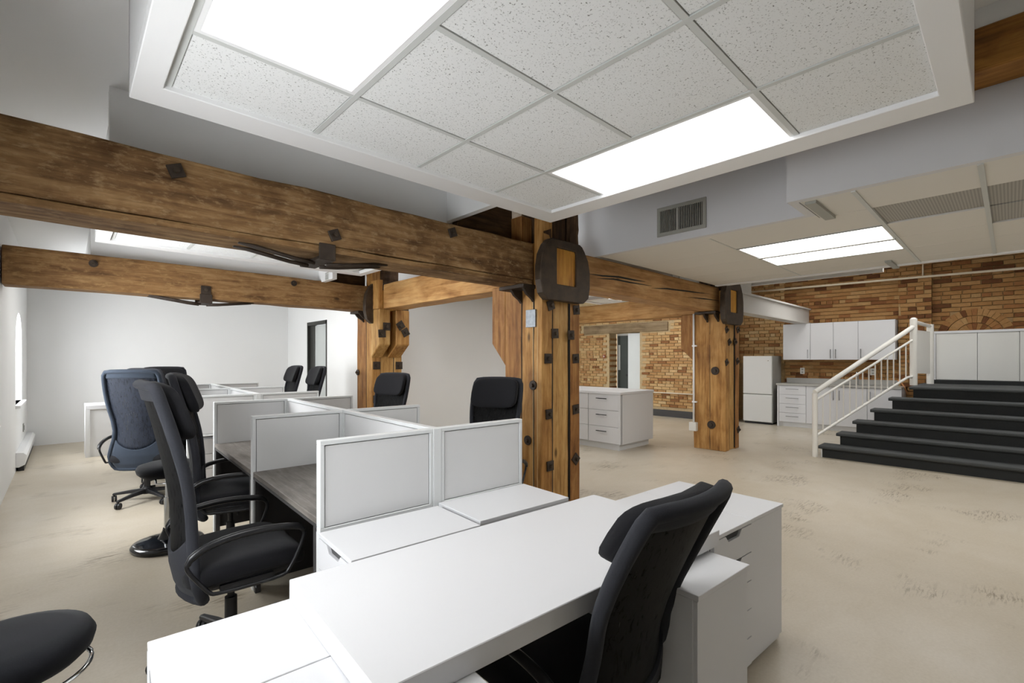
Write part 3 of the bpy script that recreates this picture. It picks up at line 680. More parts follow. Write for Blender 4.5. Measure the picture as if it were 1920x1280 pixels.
washer(P2, onX(671, 698, 3.378), '-x', .035, 0, 'round'); ledge(P2, 3.378, 6.78, 7.06, 2.175)
rel(P2)
# ---- right post
P3 = thing('timber_post', 'honey timber post with round bolts in front of the fridge', 'post', (7.46, 3.06, 0))
timber('post_timber', M['wood_post'], P3, 7.46, 7.62, 3.06, 3.57, 0, 2.52, 'z', .003, .008)
timber('post_timber', M['wood_post2'], P3, 7.63, 7.85, 3.085, 3.56, 0, 2.0, 'z', .003, .008)
timber('post_timber', M['wood_post3'], P3, 7.855, 8.0, 3.06, 3.57, 0, 2.5, 'z', .003, .008)
timber('upper_timber', M['wood_dark'], P3, 7.50, 7.98, 3.12, 3.5, 2.4, 3.3, 'z', .004, .006)
corbel(P3, 7.47, 7.63, 3.565, 3.80, 2.18, 1.62, 1.40, M['wood_post3']); corbel(P3, 7.84, 7.99, 3.565, 3.80, 2.18, 1.62, 1.40, M['wood_post3'])
for xa in (7.618, 7.848): B(xa, xa+.014, 3.066, 3.3, .02, 2.0).build('seam', M['ventdark'], P3)
B(7.4585, 7.47, 3.30, 3.306, .02, 2.1).build('seam', M['ventdark'], P3)
shield(P3, 7.60, 3.06, 1.985, 2.65, .72, (7.46, 7.73, 2.17, 2.52))
for u, v in ((1362, 618), (1383, 618), (1367, 641), (1378, 641), (1362, 679), (1382, 677), (1384, 805)): washer(P3, onY(u, v, 3.058), '-y', .034, .5)
for u, v in ((1341, 695), (1334, 796)): washer(P3, onX(u, v, 7.458), '-x', .05, 0, 'round')
ledge(P3, 7.459, 3.14, 3.48, 2.19)
rel(P3)
c = thing('electrical_conduit', 'white conduit with outlet box running down the right post', 'conduit', (7.44, 3.56, 0))
p = onX(1304, 797, 7.44)
MB().tube([(0, 0, 2.18), (0, 0, p.z)], .016, 10).build('pipe', M['trimw'], c, True)
B(-.05, .03, -.06, .06, p.z-.09, p.z+.05).build('outlet_box', M['outlet'], c, bevel=.006)
for z in (.75, 1.66): B(-.022, .02, -.05, .02, z-.012, z+.012).build('clip', M['trimw'], c)
# painted steel beam to the kitchen wall
sb = thing('steel_beam', 'grey painted steel beam running from the right post to the kitchen wall', 'beam', (0,0,0))
zt, zb = onX(1511, 578, 11.7).z, onX(1511, 607, 11.7).z
B(8.0, 11.88, 3.02, 3.24, zb, zb+.03).build('flange', M['duct'], sb); B(8.0, 11.88, 3.02, 3.24, zt-.03, zt).build('flange', M['duct'], sb)
B(8.0, 11.88, 3.06, 3.10, zb+.03, zt-.03).build('web', M['duct'], sb)
B(8.0, 8.5, 3.05, 3.2, zt, 3.2).build('hanger', M['duct'], sb)
# pipes along the brick
zp = 3.0
tag(MB().tube([(11.72, 4.5, zp+.03), (11.72, 1.6, zp), (11.72, -.6, zp-.03), (11.72, -3.5, zp-.05)], .022, 10).build('sprinkler_pipe', M['pipew'], None, True), 'cream pipe running high along the kitchen brick wall', 'pipe')
tag(MB().tube([(11.74, 1.15, zp), (11.74, 1.15, 3.32)], .012, 8).build('pipe_hanger', M['pipew'], None, True), 'thin hanger rod holding the cream pipe', 'pipe')
tag(MB().tube([(10.99, 8.9, .60), (10.99, 4.62, .60)], .018, 8).build('heating_pipe', M['pipew'], None, True), 'low brown pipe along the buff brick wall behind the island', 'pipe')

# ================================================================== OFFICE CHAIRS
def smooth_path(pts, k=3, closed=True):
    n = len(pts); out = []
    for i in range(n if closed else n-1):
        p = [Vector(pts[(i+j) % n] if closed else pts[max(0, min(n-1, i+j))]) for j in (-1, 0, 1, 2)]
        for s in range(k):
            t = s/k; out.append(.5*((2*p[1]) + (p[2]-p[0])*t + (2*p[0]-5*p[1]+4*p[2]-p[3])*t*t + (3*p[1]-p[0]-3*p[2]+p[3])*t**3))
    return out if closed else out + [Vector(pts[-1])]
def spow(c, e): return math.copysign(abs(c)**e, c)
def pad(cx, cy, cz, a, b, c, e1=.35, e2=.35, n=14, m=28, warp=None):
    vs = []; fs = []
    for i in range(n+1):
        h = -PI/2 + PI*i/n
        for j in range(m):
            w = 2*PI*j/m
            x = a*spow(math.cos(h), e1)*spow(math.cos(w), e2); y = b*spow(math.cos(h), e1)*spow(math.sin(w), e2); z = c*spow(math.sin(h), e1)
            if warp: x, y, z = warp(x, y, z)
            vs.append((cx+x, cy+y, cz+z))
    for i in range(n):
        for j in range(m): fs.append((i*m+j, i*m+(j+1)%m, (i+1)*m+(j+1)%m, (i+1)*m+j))
    return MB().add(vs, fs)
BK = [(.37,-.20,.20),(.42,-.222,.228),(.50,-.238,.236),(.58,-.242,.218),(.66,-.243,.196),(.75,-.246,.188),(.85,-.256,.200),(.95,-.272,.219),(1.05,-.292,.229),(1.15,-.314,.231),(1.24,-.336,.228),(1.29,-.348,.222),(1.315,-.355,.205)]
def bk(z):
    for (z0,x0,w0),(z1,x1,w1) in zip(BK, BK[1:]):
        if z <= z1: t = (z-z0)/(z1-z0); t = max(0, t); return x0+(x1-x0)*t, w0+(w1-w0)*t
    return BK[-1][1], BK[-1][2]
def make_chair(name, label, fab, msh, recline=0.0, drop=0.0, spin=0.3, group=None, blen=1.0):
    r = thing(name, label, 'chair', group=group)
    cr, sr = math.cos(recline), math.sin(recline); hx, hz = -.17, .43
    def tilt(p):
        x, y, z = p; dx, dz = x-hx, (z-hz)*(blen if z > hz else 1)
        return (hx + dx*cr - dz*sr, y, hz + dz*cr + dx*sr - drop)
    def curve(z, t): return .055*t*t*(1 - .35*max(0, (z-.9)/.4))
    # seat
    def wp(x, y, z):
        z += -.028*max(0, (x-.12)/.14)**2 + .012*(abs(y)/.26)**2 - .012*max(0, -x/.24)
        return x, y, z
    o = pad(.035, 0, .478-drop, .255, .262, .055, .45, .32, warp=wp).build('seat', M['seat'], r, True)
    pad(.02, 0, .43-drop, .22, .225, .03, .4, .35).build('seat_shell', M['black'], r, True)
    # back frame: tube round the outline
    zs = [.37+.945*k/30 for k in range(31)]; zs = [min(z, 1.315) for z in zs]
    loop = []
    for z in zs: x, w = bk(z); loop.append((x+curve(z,1), w, z))
    xt, wt = bk(1.315)
    for k in range(1, 8): t = 1-2*k/8; loop.append((xt+curve(1.3,t), wt*t, 1.318+.006*(1-t*t)))
    for z in zs[::-1]: x, w = bk(z); loop.append((x+curve(z,1), -w, z))
    xb, wb_ = bk(.37)
    for k in range(1, 8): t = -1+2*k/8; loop.append((xb+curve(.37,t), wb_*t, .368))
    MB().tube([tilt(p) for p in loop], .024, 10, True, .019).build('back_frame', M[fab], r, True)
    def patch(za, zb_, inset, thick, nm, mat, zfun=None, nz=22, nt=14):
        vs = []; fs = []
        for side in (0, 1):
            for i in range(nz+1):
                for j in range(nt+1):
                    t = -1+2*j/nt; a = za(t) if callable(za) else za; b = zb_(t) if callable(zb_) else zb_
                    z = a+(b-a)*i/nz; x, w = bk(z); w -= inset
                    vs.append(tilt((x+curve(z,t)+(thick if side else -thick)+.004, w*t, z)))
        n = (nz+1)*(nt+1)
        for s in (0, n):
            for i in range(nz):
                for j in range(nt): a = s+i*(nt+1)+j; fs.append((a, a+1, a+nt+2, a+nt+1))
        for i in range(nz):
            for e in (0, nt): a = i*(nt+1)+e; fs.append((a, a+nt+1, a+n+nt+1, a+n))
        for j in range(nt):
            for e in (0, nz): a = e*(nt+1)+j; fs.append((a, a+1, a+n+1, a+n))
        MB().add(vs, fs).build(nm, M[mat], r, True)
    patch(.372, lambda t: .56+.10*t*t, .012, .014, 'lower_back', fab)
    patch(lambda t: .555+.10*t*t, 1.312, .016, .003, 'back_mesh', msh)
    patch(1.255, 1.317, .012, .012, 'top_band', fab, nz=4)
    x, _ = bk(1.2)
    def wh(a, b, c): return a + .03*(b/.2)**2 - .045*(c/.12), b, c
    hp = pad(x+.064, 0, 1.203, .034, .216, .130, .5, .26, warp=wh); hp.v = [tilt(p) for p in hp.v]
    hp.build('headrest', M['seat'], r, True)
    for s in (-1, 1):
        y = s*.292; zz = -drop
        lp = [(-.11,.425),(.02,.42),(.15,.425),(.185,.455),(.215,.52),(.24,.59),(.245,.635),(.215,.665),(.14,.682),(.04,.69),(-.06,.684),(-.15,.662),(-.205,.625),(-.222,.59),(-.205,.545),(-.17,.485),(-.14,.44)]
        lp = [(a, .42+(b-.42)*.88) for a, b in lp]
        MB().tube(smooth_path([(a, y+s*.015*max(0,(b-.45)/.25), b+zz) for a, b in lp]), .0088, 8, True).build('armrest', M['arm'], r, True)
        top = lp[6:14]
        MB().tube(smooth_path([(a, y+s*.015, b+.006+zz) for a, b in top], 3, False), [.008]+[.012]*2+[.016]*16+[.012]*2+[.008], 10).build('arm_pad', M['arm'], r, True)
        B(-.09, .13, y-s*.065-.012, y-s*.065+.012, .405+zz, .43+zz).build('arm_bracket', M['black'], r)
    B(-.14, .12, -.10, .10, .355-drop, .41-drop).build('tilt_mechanism', M['black'], r, bevel=.02, seg=2)
    MB().tube([(.05, -.08, .39-drop), (.05, -.26, .385-drop)], .006, 8).build('tilt_lever', M['black'], r, True)
    MB().lathe([(.016,.24),(.016,.385-drop)], 14).build('gas_lift', M['black'], r, 'auto')
    MB().lathe([(.04,.075),(.046,.09),(.046,.13),(.034,.145),(.028,.15),(.027,.27)], 18).build('hub', M['black'], r, 'auto')
    for k in range(5):
        a = spin + 2*PI*k/5; R = Matrix.Rotation(a, 4, 'Z')
        m = MB(); q = [(.03,.028,.085,.128),(.16,.024,.082,.112),(.31,.017,.066,.086)]
        vs = []
        for (x, w, z0, z1) in q: vs += [R @ Vector(p) for p in ((x,-w,z0),(x,w,z0),(x,w*.8,z1),(x,-w*.8,z1))]
        fs = [(0,1,2,3),(11,10,9,8)] + [(4*i+j, 4*i+(j+1)%4, 4*i+4+(j+1)%4, 4*i+4+j) for i in (0,1) for j in range(4)]
        lg = m.add(vs, fs).build('base_leg', M['black'], r, bevel=.005)
        c_ = MB(); a2 = a + .9 + k*1.3; R2 = Matrix.Translation(R @ Vector((.30, 0, .031))) @ Matrix.Rotation(a2, 4, 'Z') @ Matrix.Rotation(PI/2, 4, 'X')
        for s in (-1, 1): c_.lathe([(.012,s*.012-.009),(.029,s*.012-.008),(.031,s*.012),(.029,s*.012+.008),(.012,s*.012+.009)], 14, M=R2)
        cs = c_.build('caster', M['black'], r, 'auto')
        p = R @ Vector((.30, 0, .05)); MB().tube([p, p+Vector((0,0,.025))], .008, 8).build('caster_stem', M['black'], cs, True)
    return r
def place(o, x, y, rz): o.location = (x, y, 0); o.rotation_euler = (0, 0, rz); return o
GRP = 'tall mesh office chairs'
ch = make_chair('office_chair', 'black high-back office chair nearest the viewer, tucked under the white desk', 'frame_fab', 'mesh', .14, .08, 1.1, GRP, .82)
place(ch, 1.255, 1.02, math.radians(89))
base = make_chair('office_chair', 'black high-back office chair with loop arms at the front left cubicle', 'frame_fab', 'mesh', 0, 0, .55, GRP)
place(base, .59, 2.64, math.radians(-1))
low = make_chair('office_chair', 'low', 'frame_fab', 'mesh', 0, .065, .9, GRP)
for x, y, a, lab in (
    (.86, 3.86, -14, 'black office chair pushed in at the second left cubicle, partly behind the front one'),
    (2.55, 3.05, 205, 'black office chair facing the viewer beside the main timber post'),
    (2.61, 5.05, 200, 'black office chair in front of the back timber post'),
    (2.36, 6.90, 178, 'black office chair seen edge-on just right of the black door frame'),
    (2.46, 8.12, 182, 'black office chair seen edge-on just left of the black door frame'),
    (.95, 7.5, 268, 'black office chair facing the viewer in the far left row'),
    (.88, 6.75, 35, 'black office chair half hidden right behind the navy one')):
    o = copy_tree(low if 'timber post' in lab else base); o['label'] = lab; place(o, x, y, math.radians(a))
for o in [low] + list(low.children) + [g for c_ in low.children for g in c_.children]: bpy.data.objects.remove(o)
nv = make_chair('office_chair', 'navy blue mesh-back office chair turned away beside the round stool', 'blue_fab', 'mesh_blue', 0, 0, .2, GRP)
place(nv, .60, 6.05, math.radians(62))
# ---- stools with a round seat
def stool(label, x, y, seat_z):
    r = thing('wobble_stool', label, 'stool', (x, y, 0), group='round swivel stools')
    MB().lathe([(.10,0),(.225,0),(.235,.012),(.236,.028),(.225,.042),(.20,.050),(.12,.062),(.07,.066)], 40).build('base', M['blackgloss'], r, 'auto')
    MB().lathe([(.07,.064),(.055,.09),(.04,.12),(.036,.14)], 24).build('collar', M['blackgloss'], r, 'auto')
    MB().lathe([(.03,.13),(.03,seat_z-.25)], 20).build('column', M['chrome'], r, 'auto')
    MB().lathe([(.022,seat_z-.26),(.022,seat_z-.07)], 18).build('piston', M['chrome'], r, 'auto')
    MB().lathe([(.06,seat_z-.085),(.17,seat_z-.075),(.195,seat_z-.05),(.203,seat_z-.02),(.19,seat_z+.005),(.14,seat_z+.02),(.05,seat_z+.024),(.005,seat_z+.024)], 40).build('seat', M['knit'], r, True)
    pts = [(.19*math.cos(t), .19*math.sin(t), seat_z-.105) for t in [-1.1+2.2*k/14 for k in range(15)]]
    pts = [(pts[0][0]-.03, pts[0][1]+.02, seat_z-.06)] + pts + [(pts[-1][0]-.03, pts[-1][1]-.02, seat_z-.06)]
    o = MB().tube(pts, .007, 8).build('lift_ring', M['chrome'], r, True); o.rotation_euler = (0, 0, -1.0)
    return r
stool('black round stool on a disc base between the left chairs', .575, 4.47, .625)
stool('black round stool cut off at the lower left corner', -.13, 2.05, .585)

# ================================================================== DESKS AND DRAWER UNITS
def drawer_unit(name, label, x, y, rz, H=.70, Wd=.36, D=.58, n=5, drawers=True, group='white drawer units'):
    """origin at the back left foot; width along +x, drawer fronts on the -y side at y=0, body to y=D"""
    r = thing(name, label, 'drawer unit', (x, y, 0), rz, group)
    B(0, Wd, .02, D, .012, H-.018).build('body', M['lam'], r, bevel=.0015)
    B(-.001, Wd+.001, 0, D+.001, H-.018, H).build('top', M['lam'], r, bevel=.0015)
    B(.01, Wd-.01, .03, D-.02, 0, .012).build('plinth', M['lamedge'], r)
    if drawers:
        B(.006, Wd-.006, .012, .022, .04, H-.02).build('recess', M['gap'], r)
        hh = (H-.058)/n
        for k in range(n):
            z1 = H-.02-k*hh; z0 = z1-hh+.004; c = Wd/2
            poly = [(.004,z0),(Wd-.004,z0),(Wd-.004,z1-.001),(c+.075,z1-.001),(c+.05,z1-.028),(c-.05,z1-.028),(c-.075,z1-.001),(.004,z1-.001)]
            MB().prism(poly, -.001, .016, 'y').build('drawer', M['lam'], r)
    else:
        B(.004, Wd-.004, .006, .02, .045, H-.022).build('back_panel', M['lam'], r, bevel=.001)
    return r
def at(px, py, z): return onZ(px, py, z)
RD = math.radians(-3.4)
# big white desk
p = at(542.5, 1086, .76)
dk = thing('white_desk', 'long white desk in the foreground with a thick top', 'desk', (p.x, p.y, 0), RD)
B(0, 1.42, -.64, 0, .70, .76).build('desk_top', M['lam'], dk, bevel=.002)
# drawer units under / beside it.  fronts face -x: rotate so that local -y points to world -x
def unit_facing_left(label, x0, y0, **k):      # occupies x0..x0+.58, y0..y0+.36
    return drawer_unit('drawer_unit', label, x0, y0+.36, RD - PI/2, **k)
q = at(276.5, 1203, .70)
unit_facing_left('white drawer unit under the left end of the foreground desk, the farther of two', q.x, q.y-.36)
unit_facing_left('white drawer unit under the left end of the foreground desk, nearest the viewer', q.x-.02, q.y-.725)
q = at(1310, 1115, .695)
drawer_unit('drawer_unit', 'white drawer unit sticking out under the right end of the desk', q.x, q.y, RD, H=.69, drawers=False)
q = Vector((2.655, .80, 0))
drawer_unit('drawer_unit', 'plain backed white cabinet at the far right of the foreground desk', q.x-.36, q.y+.02, RD, drawers=False)
drawer_unit('drawer_unit', 'white drawer unit with cut-out handles behind the nearest chair', q.x-.725, q.y+.04, RD, H=.70)
# two low units against the front partition
q0, q1 = at(665, 1048, .70), at(600, 995, .70)
unit_facing_left('white low drawer unit against the front partition, on the left', .775, 1.65)
r_ = drawer_unit('drawer_unit', 'white low drawer unit against the front partition, beside the timber post', 1.945, 1.62, RD + PI/2)
# ---- partition clusters
def partition(par, x0, x1, y0, y1, z0=.68, z1=1.08):
    """one screen: frame, grooves, insert; long side along x or y"""
    T = .022; alongx = (x1-x0) > (y1-y0)
    L = (x1-x0) if alongx else (y1-y0); cx, cy = (x0+x1)/2, (y0+y1)/2
    def bx(a0, a1, t, c0, c1): return (cx+a0, cx+a1, cy-t, cy+t, c0, c1) if alongx else (cx-t, cx+t, cy+a0, cy+a1, c0, c1)
    h = L/2; f = .02
    m = MB().box(*bx(-h, h, T, z1-f, z1)).box(*bx(-h, h, T, z0, z0+f)).box(*bx(-h, -h+f, T, z0+f, z1-f)).box(*bx(h-f, h, T, z0+f, z1-f))
    o = m.build('partition_frame', M['panel_frame'], par, bevel=.002)
    B(*bx(-h+f+.004, h-f-.004, T-.005, z0+f+.004, z1-f-.004)).build('insert', M['panel_face'], o)
    B(*bx(-h+f-.002, h-f+.002, T-.012, z0+f-.002, z1-f+.002)).build('groove', M['panel_groove'], o)
    return o
def cluster(label, x, y, rz, xl, xr, rows, nm):
    r = thing('cubicle_partition', label, 'partition', (x, y, 0), rz, 'cubicle partitions')
    for i, yy in enumerate(rows):
        partition(r, xl, -.024, yy-.02, yy+.02); partition(r, .024, xr, yy-.02, yy+.02)
        MB().box(-.024, .024, yy-.024, yy+.024, .02, 1.08).build('hinge_post', M['panel_frame'], r, bevel=.002)
        for e in (xl, xr):
            s = .018; B(e-s if e > 0 else e, e if e > 0 else e+s, yy-.024, yy+.024, 0, .68).build('leg', M['panel_frame'], r)
        if i > 0: B(xl+.02, xr-.02, yy-.012, yy+.012, .04, .68).build('lower_screen', M['baseboard'], r)
    for a, b in zip(rows, rows[1:]):
        partition(r, -.02, .02, a+.024, b-.024); B(-.012, .012, a+.03, b-.03, .04, .68).build('lower_screen', M['baseboard'], r)
        for s, e, nmx in ((-1, xl, 'left'), (1, xr, 'right')):
            lab = nm[(a, s)]
            w = thing('cubicle_desk', lab, 'desk', (x, y, 0), rz, 'grey cubicle worktops')
            xa, xb = (e+.004, -.026) if s < 0 else (.026, e-.004)
            B(xa, xb, a+.026, b-.026, .705, .735).build('worktop', M['wood_desk'], w, bevel=.002)
            B(xa, xb, a+.026, b-.026, .690, .7045).build('underframe', M['baseboard'], w)
            for ly in (a+.06, b-.06): B((xa if s < 0 else xb-.03), (xa+.03 if s < 0 else xb), ly-.015, ly+.015, 0, .690).build('leg', M['baseboard'], w)
    return r
R1 = (0, 1.19, 2.49)
cluster('white partition screens of the front cubicle cluster', 1.385, 2.045, math.radians(-2.2), -.59, .59, R1, {
    (0, -1): 'grey wood cubicle desk in the front left bay', (R1[1], -1): 'grey wood cubicle desk in the second left bay',
    (0, 1): 'grey wood cubicle desk in the bay beside the main post', (R1[1], 1): 'grey wood cubicle desk in the second bay on the post side'})
R2 = (0, 1.32, 2.68)
cluster('white partition screens of the far cubicle cluster', 1.465, 5.44, math.radians(-2.2), -.62, .62, R2, {
    (0, -1): 'grey cubicle desk of the far cluster behind the black chairs', (R2[1], -1): 'grey cubicle desk at the far end on the window side',
    (0, 1): 'grey cubicle desk of the far cluster near the back post', (R2[1], 1): 'grey cubicle desk at the far end on the door side'})
# white pedestal with bar handles under the far cluster
pd = thing('pedestal', 'white pedestal with small handles under the far cubicle cluster', 'drawer unit', (.93, 5.52, 0), math.radians(-2.2))
B(.0, .42, 0, .40, .04, .66).build('body', M['lam'], pd, bevel=.002)
for k in range(4):
    z = .05+.15*k; dr = B(.006, .41, -.014, 0, z, z+.145).build('drawer', M['lam'], pd); B(.15, .26, -.03, -.014, z+.09, z+.10).build('handle', M['steel'], dr)
    dr = B(-.014, 0, .006, .39, z, z+.145).build('drawer', M['lam'], pd); B(-.03, -.014, .14, .25, z+.09, z+.10).build('handle', M['steel'], dr)
# far white table end
p = at(160, 858, 0); wt = thing('white_table', 'white table with panel end near the back wall', 'desk', (p.x, p.y, 0), 0)
B(0, 1.1, 0, .62, .70, .76).build('table_top', M['lam'], wt, bevel=.003); B(0, .05, 0, .62, 0, .70).build('leg_panel', M['lamedge'], wt)
B(1.05, 1.1, 0, .62, 0, .70).build('leg_panel', M['lamedge'], wt); B(.05, 1.05, .02, .04, .0, .70).build('front_panel', M['lamedge'], wt)
# baseboard heater and wall plate
ht = thing('baseboard_heater', 'white baseboard heater below the far window', 'heater', (XL, 8.75, 0))
MB().prism([(0,.24),(.07,.235),(.10,.20),(.085,.08),(.03,.05),(0,.05)], 0, 2.38, 'y').build('heater_casing', M['trimw'], ht, bevel=.003)
B(.02, .075, .02, 2.3, .0, .05).build('heater_foot', M['black'], ht)
w_ = thing('wall_outlet', 'grey outlet low on the window wall', 'outlet', (XL, 10.15, .42)); B(0, .012, -.04, .04, -.06, .06).build('plate', M['ventgrey'], w_, bevel=.003)
B(.012, .016, -.015, .015, -.035, .035).build('socket', M['black'], w_)

# ================================================================== KITCHEN
def bar(par, p, L, axis, mat='steel', off=.028, sign=-1):
    """bar handle standing off a -x facing front at p"""
    x, y, z = p
    if axis == 'z': m = B(x-off-.006, x-off+.004, y-.006, y+.006, z-L/2, z+L/2).box(x-off, x, y-.004, y+.004, z-L/2+.02, z-L/2+.03).box(x-off, x, y-.004, y+.004, z+L/2-.03, z+L/2-.02)
    else: m = B(x-off-.006, x-off+.004, y-L/2, y+L/2, z-.006, z+.006).box(x-off, x, y-L/2+.02, y-L/2+.03, z-.004, z+.004).box(x-off, x, y+L/2-.03, y+L/2-.02, z-.004, z+.004)
    return m.build('handle', M[mat], par)
# fridge
fr = thing('fridge', 'white two-door fridge behind the right timber post', 'fridge', (11.27, 3.62, 0))
def FB(*a): return B(*a)
B(.05, .62, 0, .605, .03, 1.52).build('cabinet', M['applside'], fr, bevel=.006)
B(0, .05, 0, .605, .67, 1.52).build('fridge_door', M['appl'], fr, bevel=.012, seg=2)
B(0, .05, 0, .605, .05, .655).build('freezer_door', M['appl'], fr, bevel=.012, seg=2)
B(.04, .5, .02, .58, 0, .04).build('foot', M['black'], fr)
lg = B(-.003, .0, .045, .105, 1.40, 1.43).build('badge', M['outlet'], fr); B(-.005, -.002, .065, .08, 1.408, 1.422).build('badge_mark', M['black'], lg)
# base cabinets
KX, KZ = 11.27, .885
ybase = [(3.51, 2.96, 'drawers'), (2.96, 2.42, 'door'), (2.42, 1.92, 'door'), (1.92, 1.40, 'door')]
labs = ['white base cabinet with four drawers beside the fridge', 'white base cabinet door unit right of the drawers', 'white base cabinet behind the stair railing', 'white base cabinet at the stair end of the counter']
for (ya, yb, kind), lab in zip(ybase, labs):
    r = thing('base_cabinet', lab, 'cabinet', (0,0,0), group='kitchen base cabinets')
    B(KX+.02, XK-.02, yb+.001, ya-.001, .10, KZ).build('body', M['lam'], r)
    B(KX+.05, KX+.07, yb, ya, 0, .10).build('toe_kick', M['lamedge'], r)
    if kind == 'drawers':
        B(KX-.002, KX+.02, ya-.03, ya+.0, 0, KZ).build('end_panel', M['lam'], r)
        for k in range(4):
            z = .105+.195*k; d_ = B(KX, KX+.02, yb+.003, ya-.035, z, z+.19).build('drawer', M['lam'], r, bevel=.002); bar(d_, (KX, (ya+yb)/2-.02, z+.12), .24, 'y')
    else:
        d_ = B(KX, KX+.02, yb+.003, ya-.003, .105, KZ-.005).build('door', M['lam'], r, bevel=.002); bar(d_, (KX, (yb+.05 if lab.endswith('drawers') else ya-.05), .72), .2, 'z')
ct = tag(MB().box(KX-.02, XK-.01, 1.40, 3.53, KZ, .925).build('countertop', M['counter'], None, bevel=.004), 'grey countertop over the kitchen base cabinets', 'countertop')
bs = B(XK-.035, XK-.012, 1.40, 3.50, .925, 1.03).build('backsplash', M['counter'], ct)
# sink tap hint behind the rail
sk = thing('sink', 'steel sink set into the counter behind the railing', 'sink', (11.58, 2.15, .925))
MB().ringprism([(-.2,-.27),(.2,-.27),(.2,.27),(-.2,.27)], [(-.17,-.24),(.17,-.24),(.17,.24),(-.17,.24)], 0.0, .008, 'z').build('rim', M['steel'], sk)
MB().tube([(.16,0,0),(.16,0,.2),(.12,0,.26),(.04,0,.26),(.02,0,.22)], .012, 8).build('tap', M['chrome'], sk, True)
# wall cabinets
UX = 11.58; yy = [3.49, 2.96, 2.545, 2.12, 1.535]
labs = ['white wall cabinet above the fridge side of the counter', 'white wall cabinet, second from the fridge', 'white wall cabinet, third from the fridge', 'wide white wall cabinet behind the stair railing']
for i, lab in enumerate(labs):
    ya, yb = yy[i], yy[i+1]
    r = thing('wall_cabinet', lab, 'cabinet', (0,0,0), group='kitchen wall cabinets')
    B(UX+.02, XK-.005, yb+.001, ya-.001, 1.435, 2.215).build('body', M['lam'], r)
    d_ = B(UX, UX+.02, yb+.003, ya-.003, 1.437, 2.213).build('door', M['lam'], r, bevel=.002)
    hy = {0: yb+.045, 1: yb+.045, 2: ya-.045, 3: ya-.045}[i]; bar(d_, (UX, hy, 1.56), .19, 'z')
for y, lab in ((onX(1505, 694, XK).y, 'white outlet above the counter near the fridge'), (onX(1637, 697, XK).y, 'white outlet above the counter behind the railing')):
    w_ = thing('wall_outlet', lab, 'outlet', (XK-.012, y, 1.19)); B(-.012, 0, -.045, .045, -.07, .07).build('plate', M['outlet'], w_, bevel=.004)
    for z in (-.03, .03): B(-.014, -.011, -.018, .018, z-.016, z+.016).build('socket', M['ventgrey'], w_)
# island
isl = thing('kitchen_island', 'white kitchen island with drawers behind the main post', 'island', (6.28, 4.19, 0))
B(.02, .95, .02, 1.9, .10, .885).build('body', M['lam'], isl); B(.05, .92, .05, 1.87, 0, .10).build('plinth', M['lamedge'], isl)
B(-.02, .98, -.02, 1.94, .885, .925).build('countertop', M['lam'], isl, bevel=.004)
B(0, .02, .0, .03, .10, .885).build('end_trim', M['lam'], isl)
for c0, c1 in ((.03, .62), (.625, 1.24), (1.245, 1.88)):
    for k in range(3):
        z = .105+.262*k; d_ = B(0, .02, c0, c1-.004, z, z+.257).build('drawer', M['lam'], isl, bevel=.002); bar(d_, (0, (c0+c1)/2+.02, z+.185), .2, 'y', 'black')
B(.05, .97, -.005, .02, .10, .885).build('end_panel', M['lam'], isl)
# small brown alarm box and a switch on the buff bricks
p = onX(1134, 668, XB); al = thing('alarm_box', 'small brown alarm pull beside the brick doorway', 'switch', (XB-.012, p.y, p.z)); B(-.03, 0, -.035, .035, -.05, .05).build('case', M['cover'], al, bevel=.004)
B(-.034, -.028, -.015, .015, -.02, .02).build('lever', M['outlet'], al)

# ================================================================== STAIRS AND RAILING
NS, X0S, TR = 6, 8.07, .285
pts = [(1534,834),(1567.5,810.7),(1598,789),(1631.4,767.6),(1665.4,745),(1704.6,724.6)]
st = []
for k, (u, v) in enumerate(pts):
    p = onX(u, v, X0S+TR*k); st.append((X0S+TR*k, p.y, .1695*(k+1)))
stairs = thing('carpeted_stairs', 'wide charcoal carpeted stairs on the right', 'stairs', (0,0,0))
YR = -4.15
for k, (x, yl, z) in enumerate(st):
    x2 = st[k+1][0] if k+1 < NS else 11.25
    z0 = st[k-1][2] if k else 0
    yl2 = yl-.045
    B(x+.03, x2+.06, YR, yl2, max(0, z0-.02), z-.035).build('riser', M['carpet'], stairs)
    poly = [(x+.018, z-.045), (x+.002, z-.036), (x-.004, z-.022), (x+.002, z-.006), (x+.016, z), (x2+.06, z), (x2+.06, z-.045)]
    MB().prism(poly, YR, yl, 'y').build('tread', M['carpet_lit'], stairs)
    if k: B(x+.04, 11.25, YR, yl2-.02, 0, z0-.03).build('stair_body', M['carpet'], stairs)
zl = st[-1][2]
B(11.1, 11.28, YR, .96, zl, 1.08).build('kick_board', M['carpet'], stairs)
B(X0S+.03, X0S+.05, st[0][1]-.05, st[0][1]-.03, 0, .12).build('side_trim', M['lamedge'], stairs)
# railing
rl = thing('stair_railing', 'white metal stair railing with thin balusters', 'railing', (0,0,0))
pa = onZ(1528, 856, 0); a_ = Vector((pa.x, pa.y, 0)); pb = onZ(1713, 722, zl); b_ = Vector((pb.x, pb.y, zl))
def vz(p, u, v):                   # height of pixel row v above plan point p
    d_ = p[0]*FW[0]+p[1]*FW[1]; return EYE + (YH-v)*d_/F_PX
za, zb_ = vz(a_, 1528, 737), vz(b_, 1713, 596)
MB().tube([(a_.x, a_.y, 0), (a_.x, a_.y, za)], .036, 16).build('post', M['railw'], rl, 'auto')
MB().tube([(b_.x, b_.y, zl), (b_.x, b_.y, zb_-.03)], .05, 16).build('post', M['railw'], rl, 'auto')
pad(b_.x, b_.y, zb_-.03, .05, .05, .04, 1, 1, 8, 16).build('post_cap', M['railw'], rl, True)
za1, zb1 = vz(a_, 0, 735), vz(b_, 0, 612)
